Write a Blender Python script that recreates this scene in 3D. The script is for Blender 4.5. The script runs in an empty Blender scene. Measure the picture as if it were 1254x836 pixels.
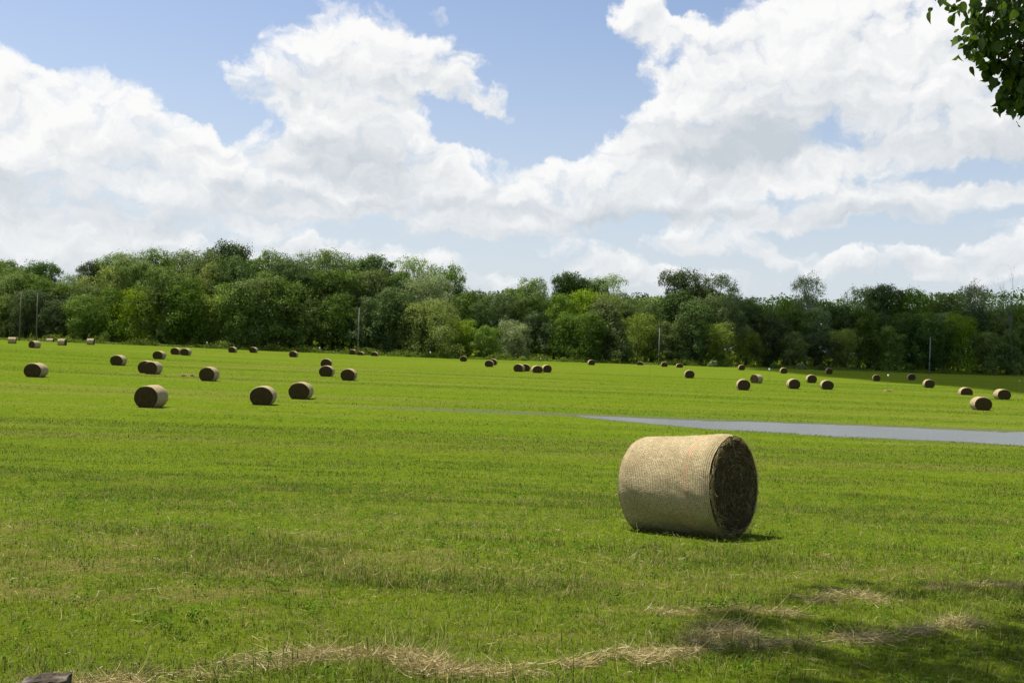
import bpy, math, random
import numpy as np
from mathutils import Vector, Matrix

# ------------------------------------------------------------------ camera
sc = bpy.context.scene
COL = sc.collection
FX = 1219.0                       # focal length in photo pixels (35 mm on a 36 mm sensor)
ROLL = math.radians(2.1)
RIGHT = np.array([math.cos(ROLL), 0.0, math.sin(ROLL)])
UP = np.array([-math.sin(ROLL), 0.0, math.cos(ROLL)])
FWD = np.array([0.0, 1.0, 0.0])

cam_d = bpy.data.cameras.new('camera')
cam_d.sensor_width = 36.0
cam_d.lens = 35.0
cam_d.clip_start = 0.1
cam_d.clip_end = 20000
cam = bpy.data.objects.new('camera', cam_d)
COL.objects.link(cam)
cam.matrix_world = Matrix(((RIGHT[0], UP[0], 0, 0), (RIGHT[1], UP[1], -1, 0), (RIGHT[2], UP[2], 0, 0), (0, 0, 0, 1)))
sc.camera = cam

def ray(px, py):
    d = FWD * FX + RIGHT * (px - 627.0) + UP * (418.0 - py)
    return d / np.linalg.norm(d)

def azel(px, py):
    d = ray(px, py)
    return math.atan2(d[0], d[1]), math.asin(d[2])

# ------------------------------------------------------------------ light
SUN_EL = math.radians(67)
SUN_DIR = np.array([-0.88, 0.47, 0.0])
SUN_DIR = SUN_DIR / np.linalg.norm(SUN_DIR) * math.cos(SUN_EL)
SUN_DIR[2] = math.sin(SUN_EL)
sun_d = bpy.data.lights.new('sun', 'SUN')
sun_d.energy = 5.0
sun_d.angle = math.radians(0.53)
sun_d.color = (1.0, 0.955, 0.88)
sun = bpy.data.objects.new('sun', sun_d)
COL.objects.link(sun)
sun.rotation_euler = Vector(SUN_DIR).to_track_quat('Z', 'Y').to_euler()

sc.view_settings.view_transform = 'Standard'
sc.view_settings.look = 'None'
sc.view_settings.gamma = 1.0
sc.view_settings.exposure = 0.5
sc.view_settings.use_curve_mapping = False
sc.render.engine = 'CYCLES'
sc.cycles.max_bounces = 5
sc.cycles.diffuse_bounces = 2
sc.cycles.glossy_bounces = 2
sc.cycles.transmission_bounces = 3
sc.cycles.transparent_max_bounces = 6
sc.cycles.caustics_reflective = False
sc.cycles.caustics_refractive = False

class NT:
    """small helper to chain shader nodes"""
    def __init__(s, nt): s.nt = nt; s.n = nt.nodes; s.l = nt.links
    def put(s, sock, v):
        if v is None: return
        if hasattr(v, 'is_output'): s.l.new(v, sock)
        else: sock.default_value = v
    def add(s, t, **kw):
        n = s.n.new(t)
        for k, v in kw.items(): setattr(n, k, v)
        return n
    def math(s, op, a, b=None, c=None, clamp=False):
        n = s.add('ShaderNodeMath', operation=op, use_clamp=clamp)
        s.put(n.inputs[0], a); s.put(n.inputs[1], b); s.put(n.inputs[2], c)
        return n.outputs[0]
    def vec(s, op, a, b=None, c=None):
        n = s.add('ShaderNodeVectorMath', operation=op)
        s.put(n.inputs[0], a); s.put(n.inputs[1], b)
        if c is not None: s.put(n.inputs[2], c)
        return n.outputs['Value'] if op in ('DOT_PRODUCT', 'LENGTH') else n.outputs[0]
    def noise(s, vec, scale, detail=4, rough=0.55, dist=0.0, dim='3D'):
        n = s.add('ShaderNodeTexNoise', noise_dimensions=dim)
        s.put(n.inputs['Vector'], vec); n.inputs['Scale'].default_value = scale
        n.inputs['Detail'].default_value = detail; n.inputs['Roughness'].default_value = rough
        n.inputs['Distortion'].default_value = dist
        return n.outputs['Fac']
    def mix(s, f, a, b):
        n = s.add('ShaderNodeMix', data_type='RGBA')
        s.put(n.inputs[0], f)
        s.put(n.inputs[6], a if hasattr(a, 'is_output') else tuple(a) + (1,))
        s.put(n.inputs[7], b if hasattr(b, 'is_output') else tuple(b) + (1,))
        return n.outputs[2]
    def remap(s, v, a, b, c=0.0, d=1.0, smooth=False):
        n = s.add('ShaderNodeMapRange', interpolation_type='SMOOTHSTEP' if smooth else 'LINEAR')
        s.put(n.inputs[0], v)
        for i, x in enumerate((a, b, c, d)): s.put(n.inputs[i + 1], x)
        return n.outputs[0]

# ------------------------------------------------------------------ sky with cumulus clouds
world = bpy.data.worlds.new('World')
sc.world = world
world.use_nodes = True
world.node_tree.nodes.clear()

CLOUDS = [  # photo-direction x, y, radius x, radius y, weight   (converted to compass direction and elevation)
    (20, 150, 95, 75, 1), (95, 190, 110, 80, 1), (175, 160, 75, 50, 1), (230, 190, 60, 42, .9), (20, 95, 40, 35, .6),
    (60, 250, 140, 70, .8), (180, 235, 110, 45, .8), (30, 300, 160, 45, .6),
    (345, 85, 80, 52, 1), (420, 60, 95, 52, 1), (395, 130, 90, 65, 1), (480, 95, 75, 55, .9), (555, 65, 50, 36, .95), (590, 105, 45, 38, .9), (618, 138, 25, 20, .7),
    (430, 190, 110, 60, 1), (310, 225, 95, 48, 1), (540, 200, 75, 45, .8), (480, 240, 160, 45, .8), (620, 235, 80, 45, .8), (170, 245, 40, 22, .5), (330, 95, 60, 25, .5),
    (780, 45, 52, 42, .85), (790, 15, 36, 30, .6), (880, 60, 75, 50, 1), (860, 130, 85, 80, 1), (830, 180, 80, 50, 1), (960, 70, 100, 75, 1), (1000, 20, 55, 35, .8), (960, 150, 120, 75, 1),
    (1080, 80, 120, 95, 1), (1190, 80, 110, 110, 1), (1110, 155, 80, 55, .8), (1210, 160, 100, 60, 1), (1130, 20, 110, 40, .8), (1250, 30, 70, 60, .7),
    (735, 215, 65, 48, 1), (700, 250, 70, 45, .8), (830, 225, 130, 45, .8), (900, 245, 90, 35, .6),
    (1050, 238, 105, 48, 1), (1000, 250, 70, 30, .5), (1170, 240, 70, 30, .5),
    (1175, 318, 62, 26, .9), (1092, 322, 50, 20, .8), (1035, 330, 45, 15, .7), (1240, 296, 48, 28, .95), (1250, 335, 60, 18, .8), (905, 290, 80, 34, .85), (835, 305, 55, 20, .7), (975, 318, 50, 16, .6), (705, 315, 62, 22, .75), (765, 335, 60, 16, .6), (640, 285, 60, 24, .7), (560, 275, 70, 24, .7), (450, 318, 100, 24, .75), (540, 335, 70, 16, .6), (330, 300, 90, 24, .75), (240, 318, 80, 20, .7), (130, 300, 90, 24, .7), (50, 325, 100, 22, .8), (380, 345, 160, 16, .7), (640, 350, 120, 14, .6), (860, 350, 120, 14, .6),
    (525, 5, 30, 12, .45), (265, 30, 35, 14, .3),
    (-150, 180, 150, 120, 1), (1420, 140, 150, 130, 1), (-330, 60, 150, 100, 1), (1600, 60, 150, 110, 1), (300, -250, 220, 90, 1), (900, -320, 260, 100, 1), (-100, -350, 180, 110, 1), (1500, -250, 200, 120, 1),
]
GAPS = [(680, 95, 75, 90, .9), (150, 20, 200, 55, .5), (255, 110, 60, 45, .6), (620, 25, 70, 60, .5), (560, 155, 40, 22, .9), (330, 165, 30, 22, .5), (600, 200, 26, 12, .6), (1150, 208, 100, 12, .45), (1030, 165, 45, 18, .45),
        (820, 75, 22, 14, .5), (890, 8, 50, 14, .6), (950, 243, 34, 15, .5), (1080, 287, 120, 13, .55), (930, 330, 40, 12, .4), (600, 300, 50, 12, .4), (400, 290, 60, 10, .35), (700, 300, 60, 14, .25), (160, 255, 90, 18, .3), (1225, 212, 50, 10, .3)]
GREYS = [(440, 200, 90, 26, 1), (860, 180, 110, 26, .9), (960, 160, 90, 24, .6), (870, 60, 50, 14, .35), (50, 245, 120, 26, .5), (340, 240, 60, 10, .5), (780, 265, 150, 16, .5), (1050, 262, 90, 10, .5), (1010, 120, 80, 20, .3), (1180, 175, 90, 14, .4), (380, 90, 60, 18, .25), (150, 190, 70, 14, .25), (560, 255, 100, 14, .35), (1150, 320, 80, 10, .35), (380, 290, 200, 16, .3)]

def blob_sum(T, p, blobs, height=False):
    acc = None; hacc = None
    for (x, y, rx, ry, w) in blobs:
        a, e = azel(x, y)
        sx, sy = rx * 1.32 / FX * math.cos(a) ** 1, ry * 1.32 / FX
        v = T.vec('MULTIPLY_ADD', p, (1 / sx, 1 / sy, 0), (-a / sx, -e / sy, 0))
        d = T.vec('DOT_PRODUCT', v, v)
        m = T.math('MAXIMUM', T.math('MULTIPLY_ADD', d, -w, w), 0.0)
        acc = m if acc is None else T.math('ADD', acc, m)
        if height:
            vy = T.vec('DOT_PRODUCT', v, (-.25, 1, 0))
            hacc = T.math('MULTIPLY', m, vy) if hacc is None else T.math('MULTIPLY_ADD', m, vy, hacc)
    if height:
        return acc, T.math('DIVIDE', hacc, T.math('MAXIMUM', acc, .05))
    return acc

grp = bpy.data.node_groups.new('cloud_density', 'ShaderNodeTree')
grp.interface.new_socket('Vector', in_out='INPUT', socket_type='NodeSocketVector')
grp.interface.new_socket('Density', in_out='OUTPUT', socket_type='NodeSocketFloat')
grp.interface.new_socket('Warped', in_out='OUTPUT', socket_type='NodeSocketVector')
grp.interface.new_socket('Height', in_out='OUTPUT', socket_type='NodeSocketFloat')
G = NT(grp)
gi = G.add('NodeGroupInput'); go = G.add('NodeGroupOutput')
pv = gi.outputs[0]
w1 = G.add('ShaderNodeTexNoise', noise_dimensions='2D'); G.put(w1.inputs['Vector'], pv)
w1.inputs['Scale'].default_value = 14; w1.inputs['Detail'].default_value = 5; w1.inputs['Roughness'].default_value = .6
warp = G.vec('MULTIPLY', G.vec('SUBTRACT', w1.outputs['Color'], (0.5, 0.5, 0.5)), (0.075, 0.055, 0))
pw = G.vec('ADD', pv, warp)
pos_, hgt_ = blob_sum(G, pw, CLOUDS, True)
pos = G.math('MINIMUM', pos_, 1.05)
neg = blob_sum(G, pw, GAPS)
base = G.math('SUBTRACT', pos, neg)
G.put(go.inputs[0], base); G.put(go.inputs[1], pw); G.put(go.inputs[2], hgt_)
grp2 = bpy.data.node_groups.new('cloud_detail', 'ShaderNodeTree')
grp2.interface.new_socket('Vector', in_out='INPUT', socket_type='NodeSocketVector')
grp2.interface.new_socket('Detail', in_out='OUTPUT', socket_type='NodeSocketFloat')
H = NT(grp2)
hi = H.add('NodeGroupInput'); ho = H.add('NodeGroupOutput')
hp = H.vec('MULTIPLY', hi.outputs[0], (1.0, 1.5, 1.0))
m1 = H.noise(hp, 15, 7, .60, dim='2D')
vor = H.add('ShaderNodeTexVoronoi', feature='F1', voronoi_dimensions='2D'); H.put(vor.inputs['Vector'], hp)
vor.inputs['Scale'].default_value = 30
vor.inputs['Detail'].default_value = 2; vor.inputs['Roughness'].default_value = .5
dd = H.math('MULTIPLY_ADD', H.math('SUBTRACT', m1, 0.5), 1.32, H.math('MULTIPLY', H.math('SUBTRACT', 0.5, vor.outputs['Distance']), 0.38))
H.put(ho.inputs[0], dd)


W = NT(world.node_tree)
tc = W.add('ShaderNodeTexCoord')
sky = W.add('ShaderNodeTexSky', sky_type='NISHITA')
sky.sun_disc = False
sky.sun_elevation = SUN_EL
sky.sun_rotation = math.atan2(SUN_DIR[0], SUN_DIR[1])
sky.altitude = 200
sky.air_density = 1.0
sky.dust_density = 2.0
sky.ozone_density = 1.6
sep = W.add('ShaderNodeSeparateXYZ')
W.l.new(W.vec('NORMALIZE', tc.outputs['Generated']), sep.inputs[0])
az = W.math('ARCTAN2', sep.outputs[0], sep.outputs[1])
el = W.math('ARCSINE', sep.outputs[2])
cmb = W.add('ShaderNodeCombineXYZ'); W.put(cmb.inputs[0], az); W.put(cmb.inputs[1], el)
P = cmb.outputs[0]
g = W.add('ShaderNodeGroup'); g.node_tree = grp; W.put(g.inputs[0], P)
B0, PW, HG = g.outputs[0], g.outputs[1], g.outputs[2]
def detail(vec):
    q = W.add('ShaderNodeGroup'); q.node_tree = grp2
    W.put(q.inputs[0], vec); return q.outputs[0]
N0 = detail(PW)
N1 = detail(W.vec('ADD', PW, (-0.010, 0.014, 0)))
D0 = W.math('ADD', B0, N0)
mask = W.remap(D0, 0.28, 0.92, smooth=True)
lit = W.math('MULTIPLY_ADD', W.math('SUBTRACT', N0, N1), 0.70, W.math('MULTIPLY_ADD', HG, 0.75, 0.70))
lit = W.math('SUBTRACT', lit, W.math('MULTIPLY', blob_sum(W, PW, GREYS), 0.55))
# thin rims of a cloud are bright too
rim = W.math('SUBTRACT', 1.0, W.remap(D0, 0.5, 1.1, smooth=True))
lit = W.math('MULTIPLY_ADD', rim, 0.12, lit, clamp=True)
CW = 10.0
ccol = W.mix(lit, (0.58 * CW, 0.635 * CW, 0.69 * CW), (0.97 * CW, 0.97 * CW, 0.965 * CW))
# humid summer air: the low sky pales towards the horizon
hz = W.math('POWER', W.remap(el, 0.02, 0.36, 1.0, 0.0), 1.5)
skyc = W.vec('MULTIPLY', sky.outputs[0], (1.40, 1.42, 1.50))
skyc = W.mix(W.math('MULTIPLY', hz, 0.9), skyc, (0.72 * CW, 0.78 * CW, 0.84 * CW))
skyc = W.mix(0.08, skyc, (0.62 * CW, 0.67 * CW, 0.72 * CW))
low = W.remap(el, 0.0, 0.16, 0.7, 1.0)
final = W.mix(W.math('MULTIPLY', mask, low), skyc, ccol)
bg = W.add('ShaderNodeBackground'); W.put(bg.inputs[0], final); bg.inputs[1].default_value = 0.0707
out = W.add('ShaderNodeOutputWorld'); W.l.new(bg.outputs[0], out.inputs[0])
world.cycles.sampling_method = 'MANUAL'
world.cycles.sample_map_resolution = 512

# ------------------------------------------------------------------ helpers
def sm(t, a, b):
    t = np.clip((np.asarray(t, float) - a) / (b - a), 0, 1)
    return t * t * (3 - 2 * t)

_rs = np.random.RandomState(7)
_tab = _rs.rand(256, 256)
def vnoise(x, y):
    x = np.asarray(x, float); y = np.asarray(y, float)
    xi = np.floor(x).astype(int); yi = np.floor(y).astype(int)
    fx = x - xi; fy = y - yi
    fx = fx * fx * (3 - 2 * fx); fy = fy * fy * (3 - 2 * fy)
    g = lambda i, j: _tab[(xi + i) & 255, (yi + j) & 255]
    return (g(0, 0) * (1 - fx) + g(1, 0) * fx) * (1 - fy) + (g(0, 1) * (1 - fx) + g(1, 1) * fx) * fy
def fbm(x, y, o=4, g=.5):
    a, s, t, f = 1.0, 0.0, 0.0, 1.0
    for i in range(o):
        s = s + a * vnoise(x * f + 17.3 * i, y * f + 5.1 * i); t += a; a *= g; f *= 2.03
    return s / t

# bank profile: the camera stands on a low bank that runs down to a flat field
_py = np.array([-40, 0, 3, 5, 9, 14, 20, 30, 45, 60, 75, 6000.])
_pz = np.array([-1.5, -1.55, -1.62, -1.74, -2.12, -2.62, -3.22, -4.12, -5.12, -5.62, -5.78, -5.78])
_ty = np.linspace(-60, 140, 4001)
_tz = np.interp(_ty, _py, _pz)
_k = np.hanning(161); _k /= _k.sum()
_tz = np.convolve(np.pad(_tz, 80, mode='edge'), _k, 'valid')
ZW = -5.815                        # level of the standing water
def swale_c(x):
    hw = 6.4 * (1 - np.exp(-np.maximum(x - 4.5, 0) / 11.0)) * (1 - sm(x, 70, 110))
    hw = hw + .0 * sm(x, -14, -3) * (1 - sm(x, 4, 8))
    return 81.0 - hw - 0.012 * x, hw
def terr(x, y):
    x = np.asarray(x, float); y = np.asarray(y, float)
    z = np.interp(y, _ty, _tz)
    z = z + 0.75 * sm(-x, 25, 130) * sm(y, 50, 90)
    z = z + (fbm(x / 40 + 9, y / 40 + 3, 3) - .5) * .30 * sm(y, 95, 150)
    near = 1 - sm(y, 60, 100)
    z = z + (fbm(x / 2.2, y / 2.2, 3) - .5) * .09 * near
    c, hw = swale_c(x)
    e = np.abs(y - c) - hw + (fbm(x / 2.6, y / 1.3, 4, .65) - .5) * (1.0 + 3.0 * sm(x, 5, 16)) + .45 * (1 - sm(x, 0, 9))
    inz = sm(y, 55, 64) * (1 - sm(y, 92, 106)) * sm(x, -35, -8)
    bed = ZW + np.clip(e * .03, -.14, .05)
    z = z * (1 - inz) + bed * inz
    return z

def hit(px, py, far=900):
    """ground point that lies behind a photo pixel"""
    d = ray(px, py)
    t = np.linspace(2, far, 40000)
    g = terr(d[0] * t, d[1] * t) - d[2] * t
    k = int(np.argmax(g > 0))
    if g[k] <= 0: k = len(t) - 1
    return np.array([d[0] * t[k], d[1] * t[k], float(terr(d[0] * t[k], d[1] * t[k]))])

def project(p):
    d = np.asarray(p, float)
    return 627 + FX * d.dot(RIGHT) / d[1], 418 - FX * d.dot(UP) / d[1]

def tag(o, label=None, cat=None, group=None, kind=None):
    if label: o['label'] = label
    if cat: o['category'] = cat
    if group: o['group'] = group
    if kind: o['kind'] = kind
    return o

def np_mesh(name, verts, faces_list, mats, parent=None, attrs=None, smooth=False):
    """verts (n,3); faces_list = arrays of shape (m,k), any k; one mesh object"""
    me = bpy.data.meshes.new(name)
    verts = np.asarray(verts, np.float32)
    me.vertices.add(len(verts)); me.vertices.foreach_set('co', verts.ravel())
    fl = [np.asarray(f, np.int32) for f in faces_list if len(f)]
    loops = np.concatenate([f.ravel() for f in fl])
    tot = np.concatenate([np.full(len(f), f.shape[1], np.int32) for f in fl])
    start = np.concatenate([[0], np.cumsum(tot)[:-1]]).astype(np.int32)
    me.loops.add(len(loops)); me.loops.foreach_set('vertex_index', loops)
    me.polygons.add(len(tot)); me.polygons.foreach_set('loop_start', start)
    try: me.polygons.foreach_set('loop_total', tot)
    except Exception: pass
    me.update(calc_edges=True)
    if smooth: me.polygons.foreach_set('use_smooth', np.ones(len(tot), bool))
    for k, v in (attrs or {}).items():
        v = np.asarray(v, np.float32)
        if v.ndim == 2:
            at = me.attributes.new(k, 'FLOAT_COLOR', 'POINT'); at.data.foreach_set('color', v.ravel())
        else:
            at = me.attributes.new(k, 'FLOAT', 'POINT'); at.data.foreach_set('value', v)
    for m in (mats if isinstance(mats, (list, tuple)) else [mats]): me.materials.append(m)
    o = bpy.data.objects.new(name, me)
    COL.objects.link(o)
    if parent: o.parent = parent
    return o

def empty(name, loc, rz=0):
    o = bpy.data.objects.new(name, None)
    o.location = loc; o.rotation_euler = (0, 0, rz); o.empty_display_size = .2
    COL.objects.link(o)
    return o

def material(name):
    m = bpy.data.materials.new(name); m.use_nodes = True
    m.node_tree.nodes.clear()
    T = NT(m.node_tree)
    T.out = T.add('ShaderNodeOutputMaterial')
    return m, T
def principled(T, col, rough=.8, normal=None, spec=.3, metal=0.0):
    b = T.add('ShaderNodeBsdfPrincipled')
    T.put(b.inputs['Base Color'], col if hasattr(col, 'is_output') else tuple(col) + (1,))
    T.put(b.inputs['Roughness'], rough)
    b.inputs['Specular IOR Level'].default_value = spec
    b.inputs['Metallic'].default_value = metal
    if normal is not None: T.put(b.inputs['Normal'], normal)
    return b.outputs[0]
def bump(T, h, strength=.5, dist=.02):
    b = T.add('ShaderNodeBump'); b.inputs['Strength'].default_value = strength
    b.inputs['Distance'].default_value = dist; T.put(b.inputs['Height'], h)
    return b.outputs[0]
def attr(T, name):
    a = T.add('ShaderNodeAttribute'); a.attribute_name = name
    return a
def leafy(T, col, trans=.35, rough=.5, gloss=.04, tcol=None, k=.8):
    col = T.vec('MULTIPLY', col, (k, k, k))
    """thin leaf: diffuse + translucent + a little gloss"""
    df = T.add('ShaderNodeBsdfDiffuse'); T.put(df.inputs[0], col)
    tr = T.add('ShaderNodeBsdfTranslucent'); T.put(tr.inputs[0], tcol if tcol is not None else col)
    m1 = T.add('ShaderNodeMixShader'); m1.inputs[0].default_value = trans
    T.l.new(df.outputs[0], m1.inputs[1]); T.l.new(tr.outputs[0], m1.inputs[2])
    gl = T.add('ShaderNodeBsdfGlossy'); gl.inputs['Roughness'].default_value = rough
    m2 = T.add('ShaderNodeMixShader'); m2.inputs[0].default_value = gloss
    T.l.new(m1.outputs[0], m2.inputs[1]); T.l.new(gl.outputs[0], m2.inputs[2])
    T.l.new(m2.outputs[0], T.out.inputs[0])

# ------------------------------------------------------------------ ground sheet
# dryness and lushness of the turf (the same fields drive the sheet and the blades)
SWATHS = []
for pts in ([(60, 848), (200, 834), (320, 815), (400, 803), (490, 806), (545, 826), (650, 824), (760, 812), (860, 797)],
            [(855, 790), (868, 775), (890, 768), (905, 782)],
            [(890, 796), (960, 789), (1040, 786), (1110, 776), (1180, 765)],
            [(1000, 736), (1040, 727), (1080, 738)],
            [(1150, 722), (1200, 717), (1254, 720), (1300, 724)],
            [(815, 752), (900, 746), (975, 754)]):
    SWATHS.append([hit(*p)[:2] for p in pts])
SW_W = [.12, .10, .10, .12, .12, .10]
def swath_dist(x, y):
    """0..1 closeness to the rows of dry hay"""
    best = np.zeros_like(np.asarray(x, float))
    for P_, w in zip(SWATHS, SW_W):
        for a, b in zip(P_[:-1], P_[1:]):
            ab = b - a; t = np.clip(((x - a[0]) * ab[0] + (y - a[1]) * ab[1]) / ab.dot(ab), 0, 1)
            dd = np.hypot(x - a[0] - t * ab[0], y - a[1] - t * ab[1])
            best = np.maximum(best, np.exp(-(dd / w) ** 2))
    return best
def dry_field(x, y):
    r = np.hypot(x, y)
    n = fbm(x / .55 + 30, y / .35 + 11, 4, .62)
    nb = fbm(x / 5 + 3, y / 2.6 + 8, 3)
    d = sm(n + .7 * (nb - .5), .53, .76) * (.72 - .32 * sm(y, 7, 16)) * (1 - .75 * sm(r, 18, 45))
    d = np.maximum(d, swath_dist(x, y) * sm(fbm(x / .35, y / .25, 2), .25, .55))
    # mowing stripes and patches in the distance, running across the field
    s = sm(fbm(x / 38 + 4, y / 3.4 + 2, 3), .54, .72) * .38 * sm(r, 18, 45)
    return np.clip(d + s, 0, 1)
def lush_field(x, y):
    a = sm(fbm(x / 2.3 + 50, y / 1.2 + 70, 3), .50, .70) * (1 - sm(y, 25, 60))
    b = sm(fbm(x / 60 + 5, y / 7 + 22, 3), .50, .66) * sm(y, 20, 50)
    return np.clip(a + .9 * b, 0, 1)
def wet_field(x, y):
    c, hw = swale_c(x)
    e = np.abs(y - c) - hw
    w = (1 - sm(e, .4, 2.6)) * sm(x, -16, -2)
    return w * sm(y, 60, 66)

rings = [0.0]; r = 1.2
while r < 7000:
    rings.append(r); r *= 1.0105 if r < 420 else 1.06
rings = np.array(rings)
fine = np.radians(np.arange(-42, 42.01, .34)); coarse = np.radians(np.arange(48, 313, 6.0))
ang = np.concatenate([fine, coarse]); na = len(ang)
RR, AA = np.meshgrid(rings, ang, indexing='ij')
GX = RR * np.sin(AA); GY = RR * np.cos(AA)
GZ = terr(GX, GY)
idx = np.arange(len(rings) * na).reshape(len(rings), na)
nxt = np.roll(idx, -1, axis=1)
quads = np.stack([idx[:-1], nxt[:-1], nxt[1:], idx[1:]], -1).reshape(-1, 4)

m_ground, T = material('turf')
tcg = T.add('ShaderNodeTexCoord'); oc = tcg.outputs['Object']
geo = T.add('ShaderNodeNewGeometry')
dry = attr(T, 'dry').outputs['Fac']; lush = attr(T, 'lush').outputs['Fac']; wet = attr(T, 'wet').outputs['Fac']
fine_n = T.noise(oc, 9.0, 5, .7)
mid_n = T.noise(T.vec('MULTIPLY', oc, (.5, 1.6, 1)), 1.1, 5, .62)
big_n = T.noise(T.vec('MULTIPLY', oc, (.25, 1.0, 1)), .12, 4, .6)
c = T.mix(T.remap(fine_n, .32, .68), (.060, .098, .007), (.150, .202, .013))
c = T.mix(T.math('MULTIPLY', T.remap(mid_n, .42, .66), .55), c, (.150, .178, .011))
c = T.mix(T.math('MULTIPLY', T.remap(big_n, .35, .65), .35), c, (.085, .150, .009))
grain = T.noise(T.vec('MULTIPLY', oc, (5.5, .9, 1)), 1.0, 4, .7)
c = T.mix(T.math('MULTIPLY', T.remap(grain, .40, .62), .42), c, (.052, .082, .005))
clump = T.noise(T.vec('MULTIPLY', oc, (1.3, .35, 1)), 1.0, 4, .65)
c = T.mix(T.math('MULTIPLY', T.remap(clump, .50, .68), .30), c, (.050, .082, .005))
c = T.mix(T.math('MULTIPLY', lush, .45), c, (.060, .110, .006))
c = T.mix(T.math('MULTIPLY', dry, .75), c, T.mix(fine_n, (.09, .07, .02), (.27, .22, .07)))
c = T.mix(T.math('MULTIPLY', wet, .85), c, T.mix(T.noise(oc, 1.6, 4, .7), (.06, .065, .035), (.13, .14, .075)))
nm = bump(T, T.noise(oc, 14, 6, .75), 1.0, .05)
# soil shows between the blades close up
T.l.new(principled(T, c, 1.0, nm, .0), T.out.inputs[0])
ground = np_mesh('field_ground', np.stack([GX, GY, GZ], -1).reshape(-1, 3), [quads], m_ground, smooth=True,
                 attrs={'dry': dry_field(GX, GY).ravel(), 'lush': lush_field(GX, GY).ravel(), 'wet': wet_field(GX, GY).ravel()})
tag(ground, kind='structure')

# ------------------------------------------------------------------ standing water in the swale
m_water, T = material('standing_water')
tcw = T.add('ShaderNodeTexCoord'); oc = tcw.outputs['Object']
n = T.noise(T.vec('MULTIPLY', oc, (1.0, 1.0, 1)), 3.5, 4, .65)
nm = bump(T, n, .55, .05)
wb = principled(T, T.mix(T.noise(T.vec('MULTIPLY', oc, (.3, 1.5, 1)), .6, 4, .6), (.055, .06, .055), (.11, .115, .10)), .27, nm, .6)
T.l.new(wb, T.out.inputs[0])
wx = np.linspace(-14, 112, 64)
c0, h0 = swale_c(wx)
wv = []; 
for k, x in enumerate(wx):
    wv += [(x, c0[k] - h0[k] - 3.5, ZW), (x, c0[k] + h0[k] + 3.5, ZW)]
wf = [(2 * k, 2 * k + 2, 2 * k + 3, 2 * k + 1) for k in range(len(wx) - 1)]
water = np_mesh('water', wv, [wf], m_water)
tag(water, kind='structure')

# ------------------------------------------------------------------ hay bales
def hay_wrap_mat():
    m, T = material('net_wrapped_hay')
    tc = T.add('ShaderNodeTexCoord'); oc = tc.outputs['Object']
    sp = T.add('ShaderNodeSeparateXYZ'); T.l.new(oc, sp.inputs[0])
    wob = T.math('MULTIPLY_ADD', T.math('SUBTRACT', T.noise(oc, 2.2, 3, .5), .5), .05, sp.outputs[0])
    wob = T.math('MULTIPLY_ADD', T.math('SUBTRACT', T.noise(oc, 24, 2, .5), .5), .016, wob)
    ph = T.math('SINE', T.math('MULTIPLY', wob, 2 * math.pi / .028))
    rings_ = T.noise(T.vec('MULTIPLY', oc, (60, 3.0, 3.0)), 1.0, 4, .6)
    straw = T.noise(T.vec('MULTIPLY', oc, (25, 90, 90)), 1.0, 4, .7)
    cross = T.noise(T.vec('MULTIPLY', oc, (8, 60, 60)), 1.0, 3, .6)
    pat = T.noise(oc, 2.6, 4, .6)
    c = T.mix(T.remap(straw, .37, .63), (.065, .044, .016), (.64, .50, .25))
    c = T.mix(T.math('MULTIPLY', T.remap(ph, -.6, 1.0), .42), T.mix(T.math('MULTIPLY', T.remap(cross, .35, .6), .35), c, (.15, .11, .045)), (.76, .63, .39))
    c = T.mix(T.math('MULTIPLY', T.remap(pat, .44, .66), .50), c, (.20, .145, .06))
    c = T.mix(T.math('MULTIPLY', T.remap(rings_, .5, .75), .35), c, (.62, .50, .27))
    # the red marker thread woven into the net near one end
    ob = T.math('ABSOLUTE', T.math('SUBTRACT', wob, .375))
    red = T.math('SUBTRACT', 1.0, T.remap(ob, .008, .040, smooth=True))
    red = T.math('MULTIPLY', red, T.remap(T.noise(T.vec('MULTIPLY', oc, (30, 5, 5)), 1.0, 4, .7), .38, .66))
    c = T.mix(T.math('MULTIPLY', red, .6), c, (.62, .24, .13))
    h = T.math('MULTIPLY_ADD', ph, .35, T.math('MULTIPLY', straw, 1.2))
    oi = T.add('ShaderNodeObjectInfo')
    c = T.mix(T.math('MULTIPLY', oi.outputs['Random'], .2), c, (.40, .32, .19))
    T.l.new(principled(T, c, .85, bump(T, T.math('MULTIPLY_ADD', pat, 2.2, h), .7, .014), .1), T.out.inputs[0])
    return m
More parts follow.
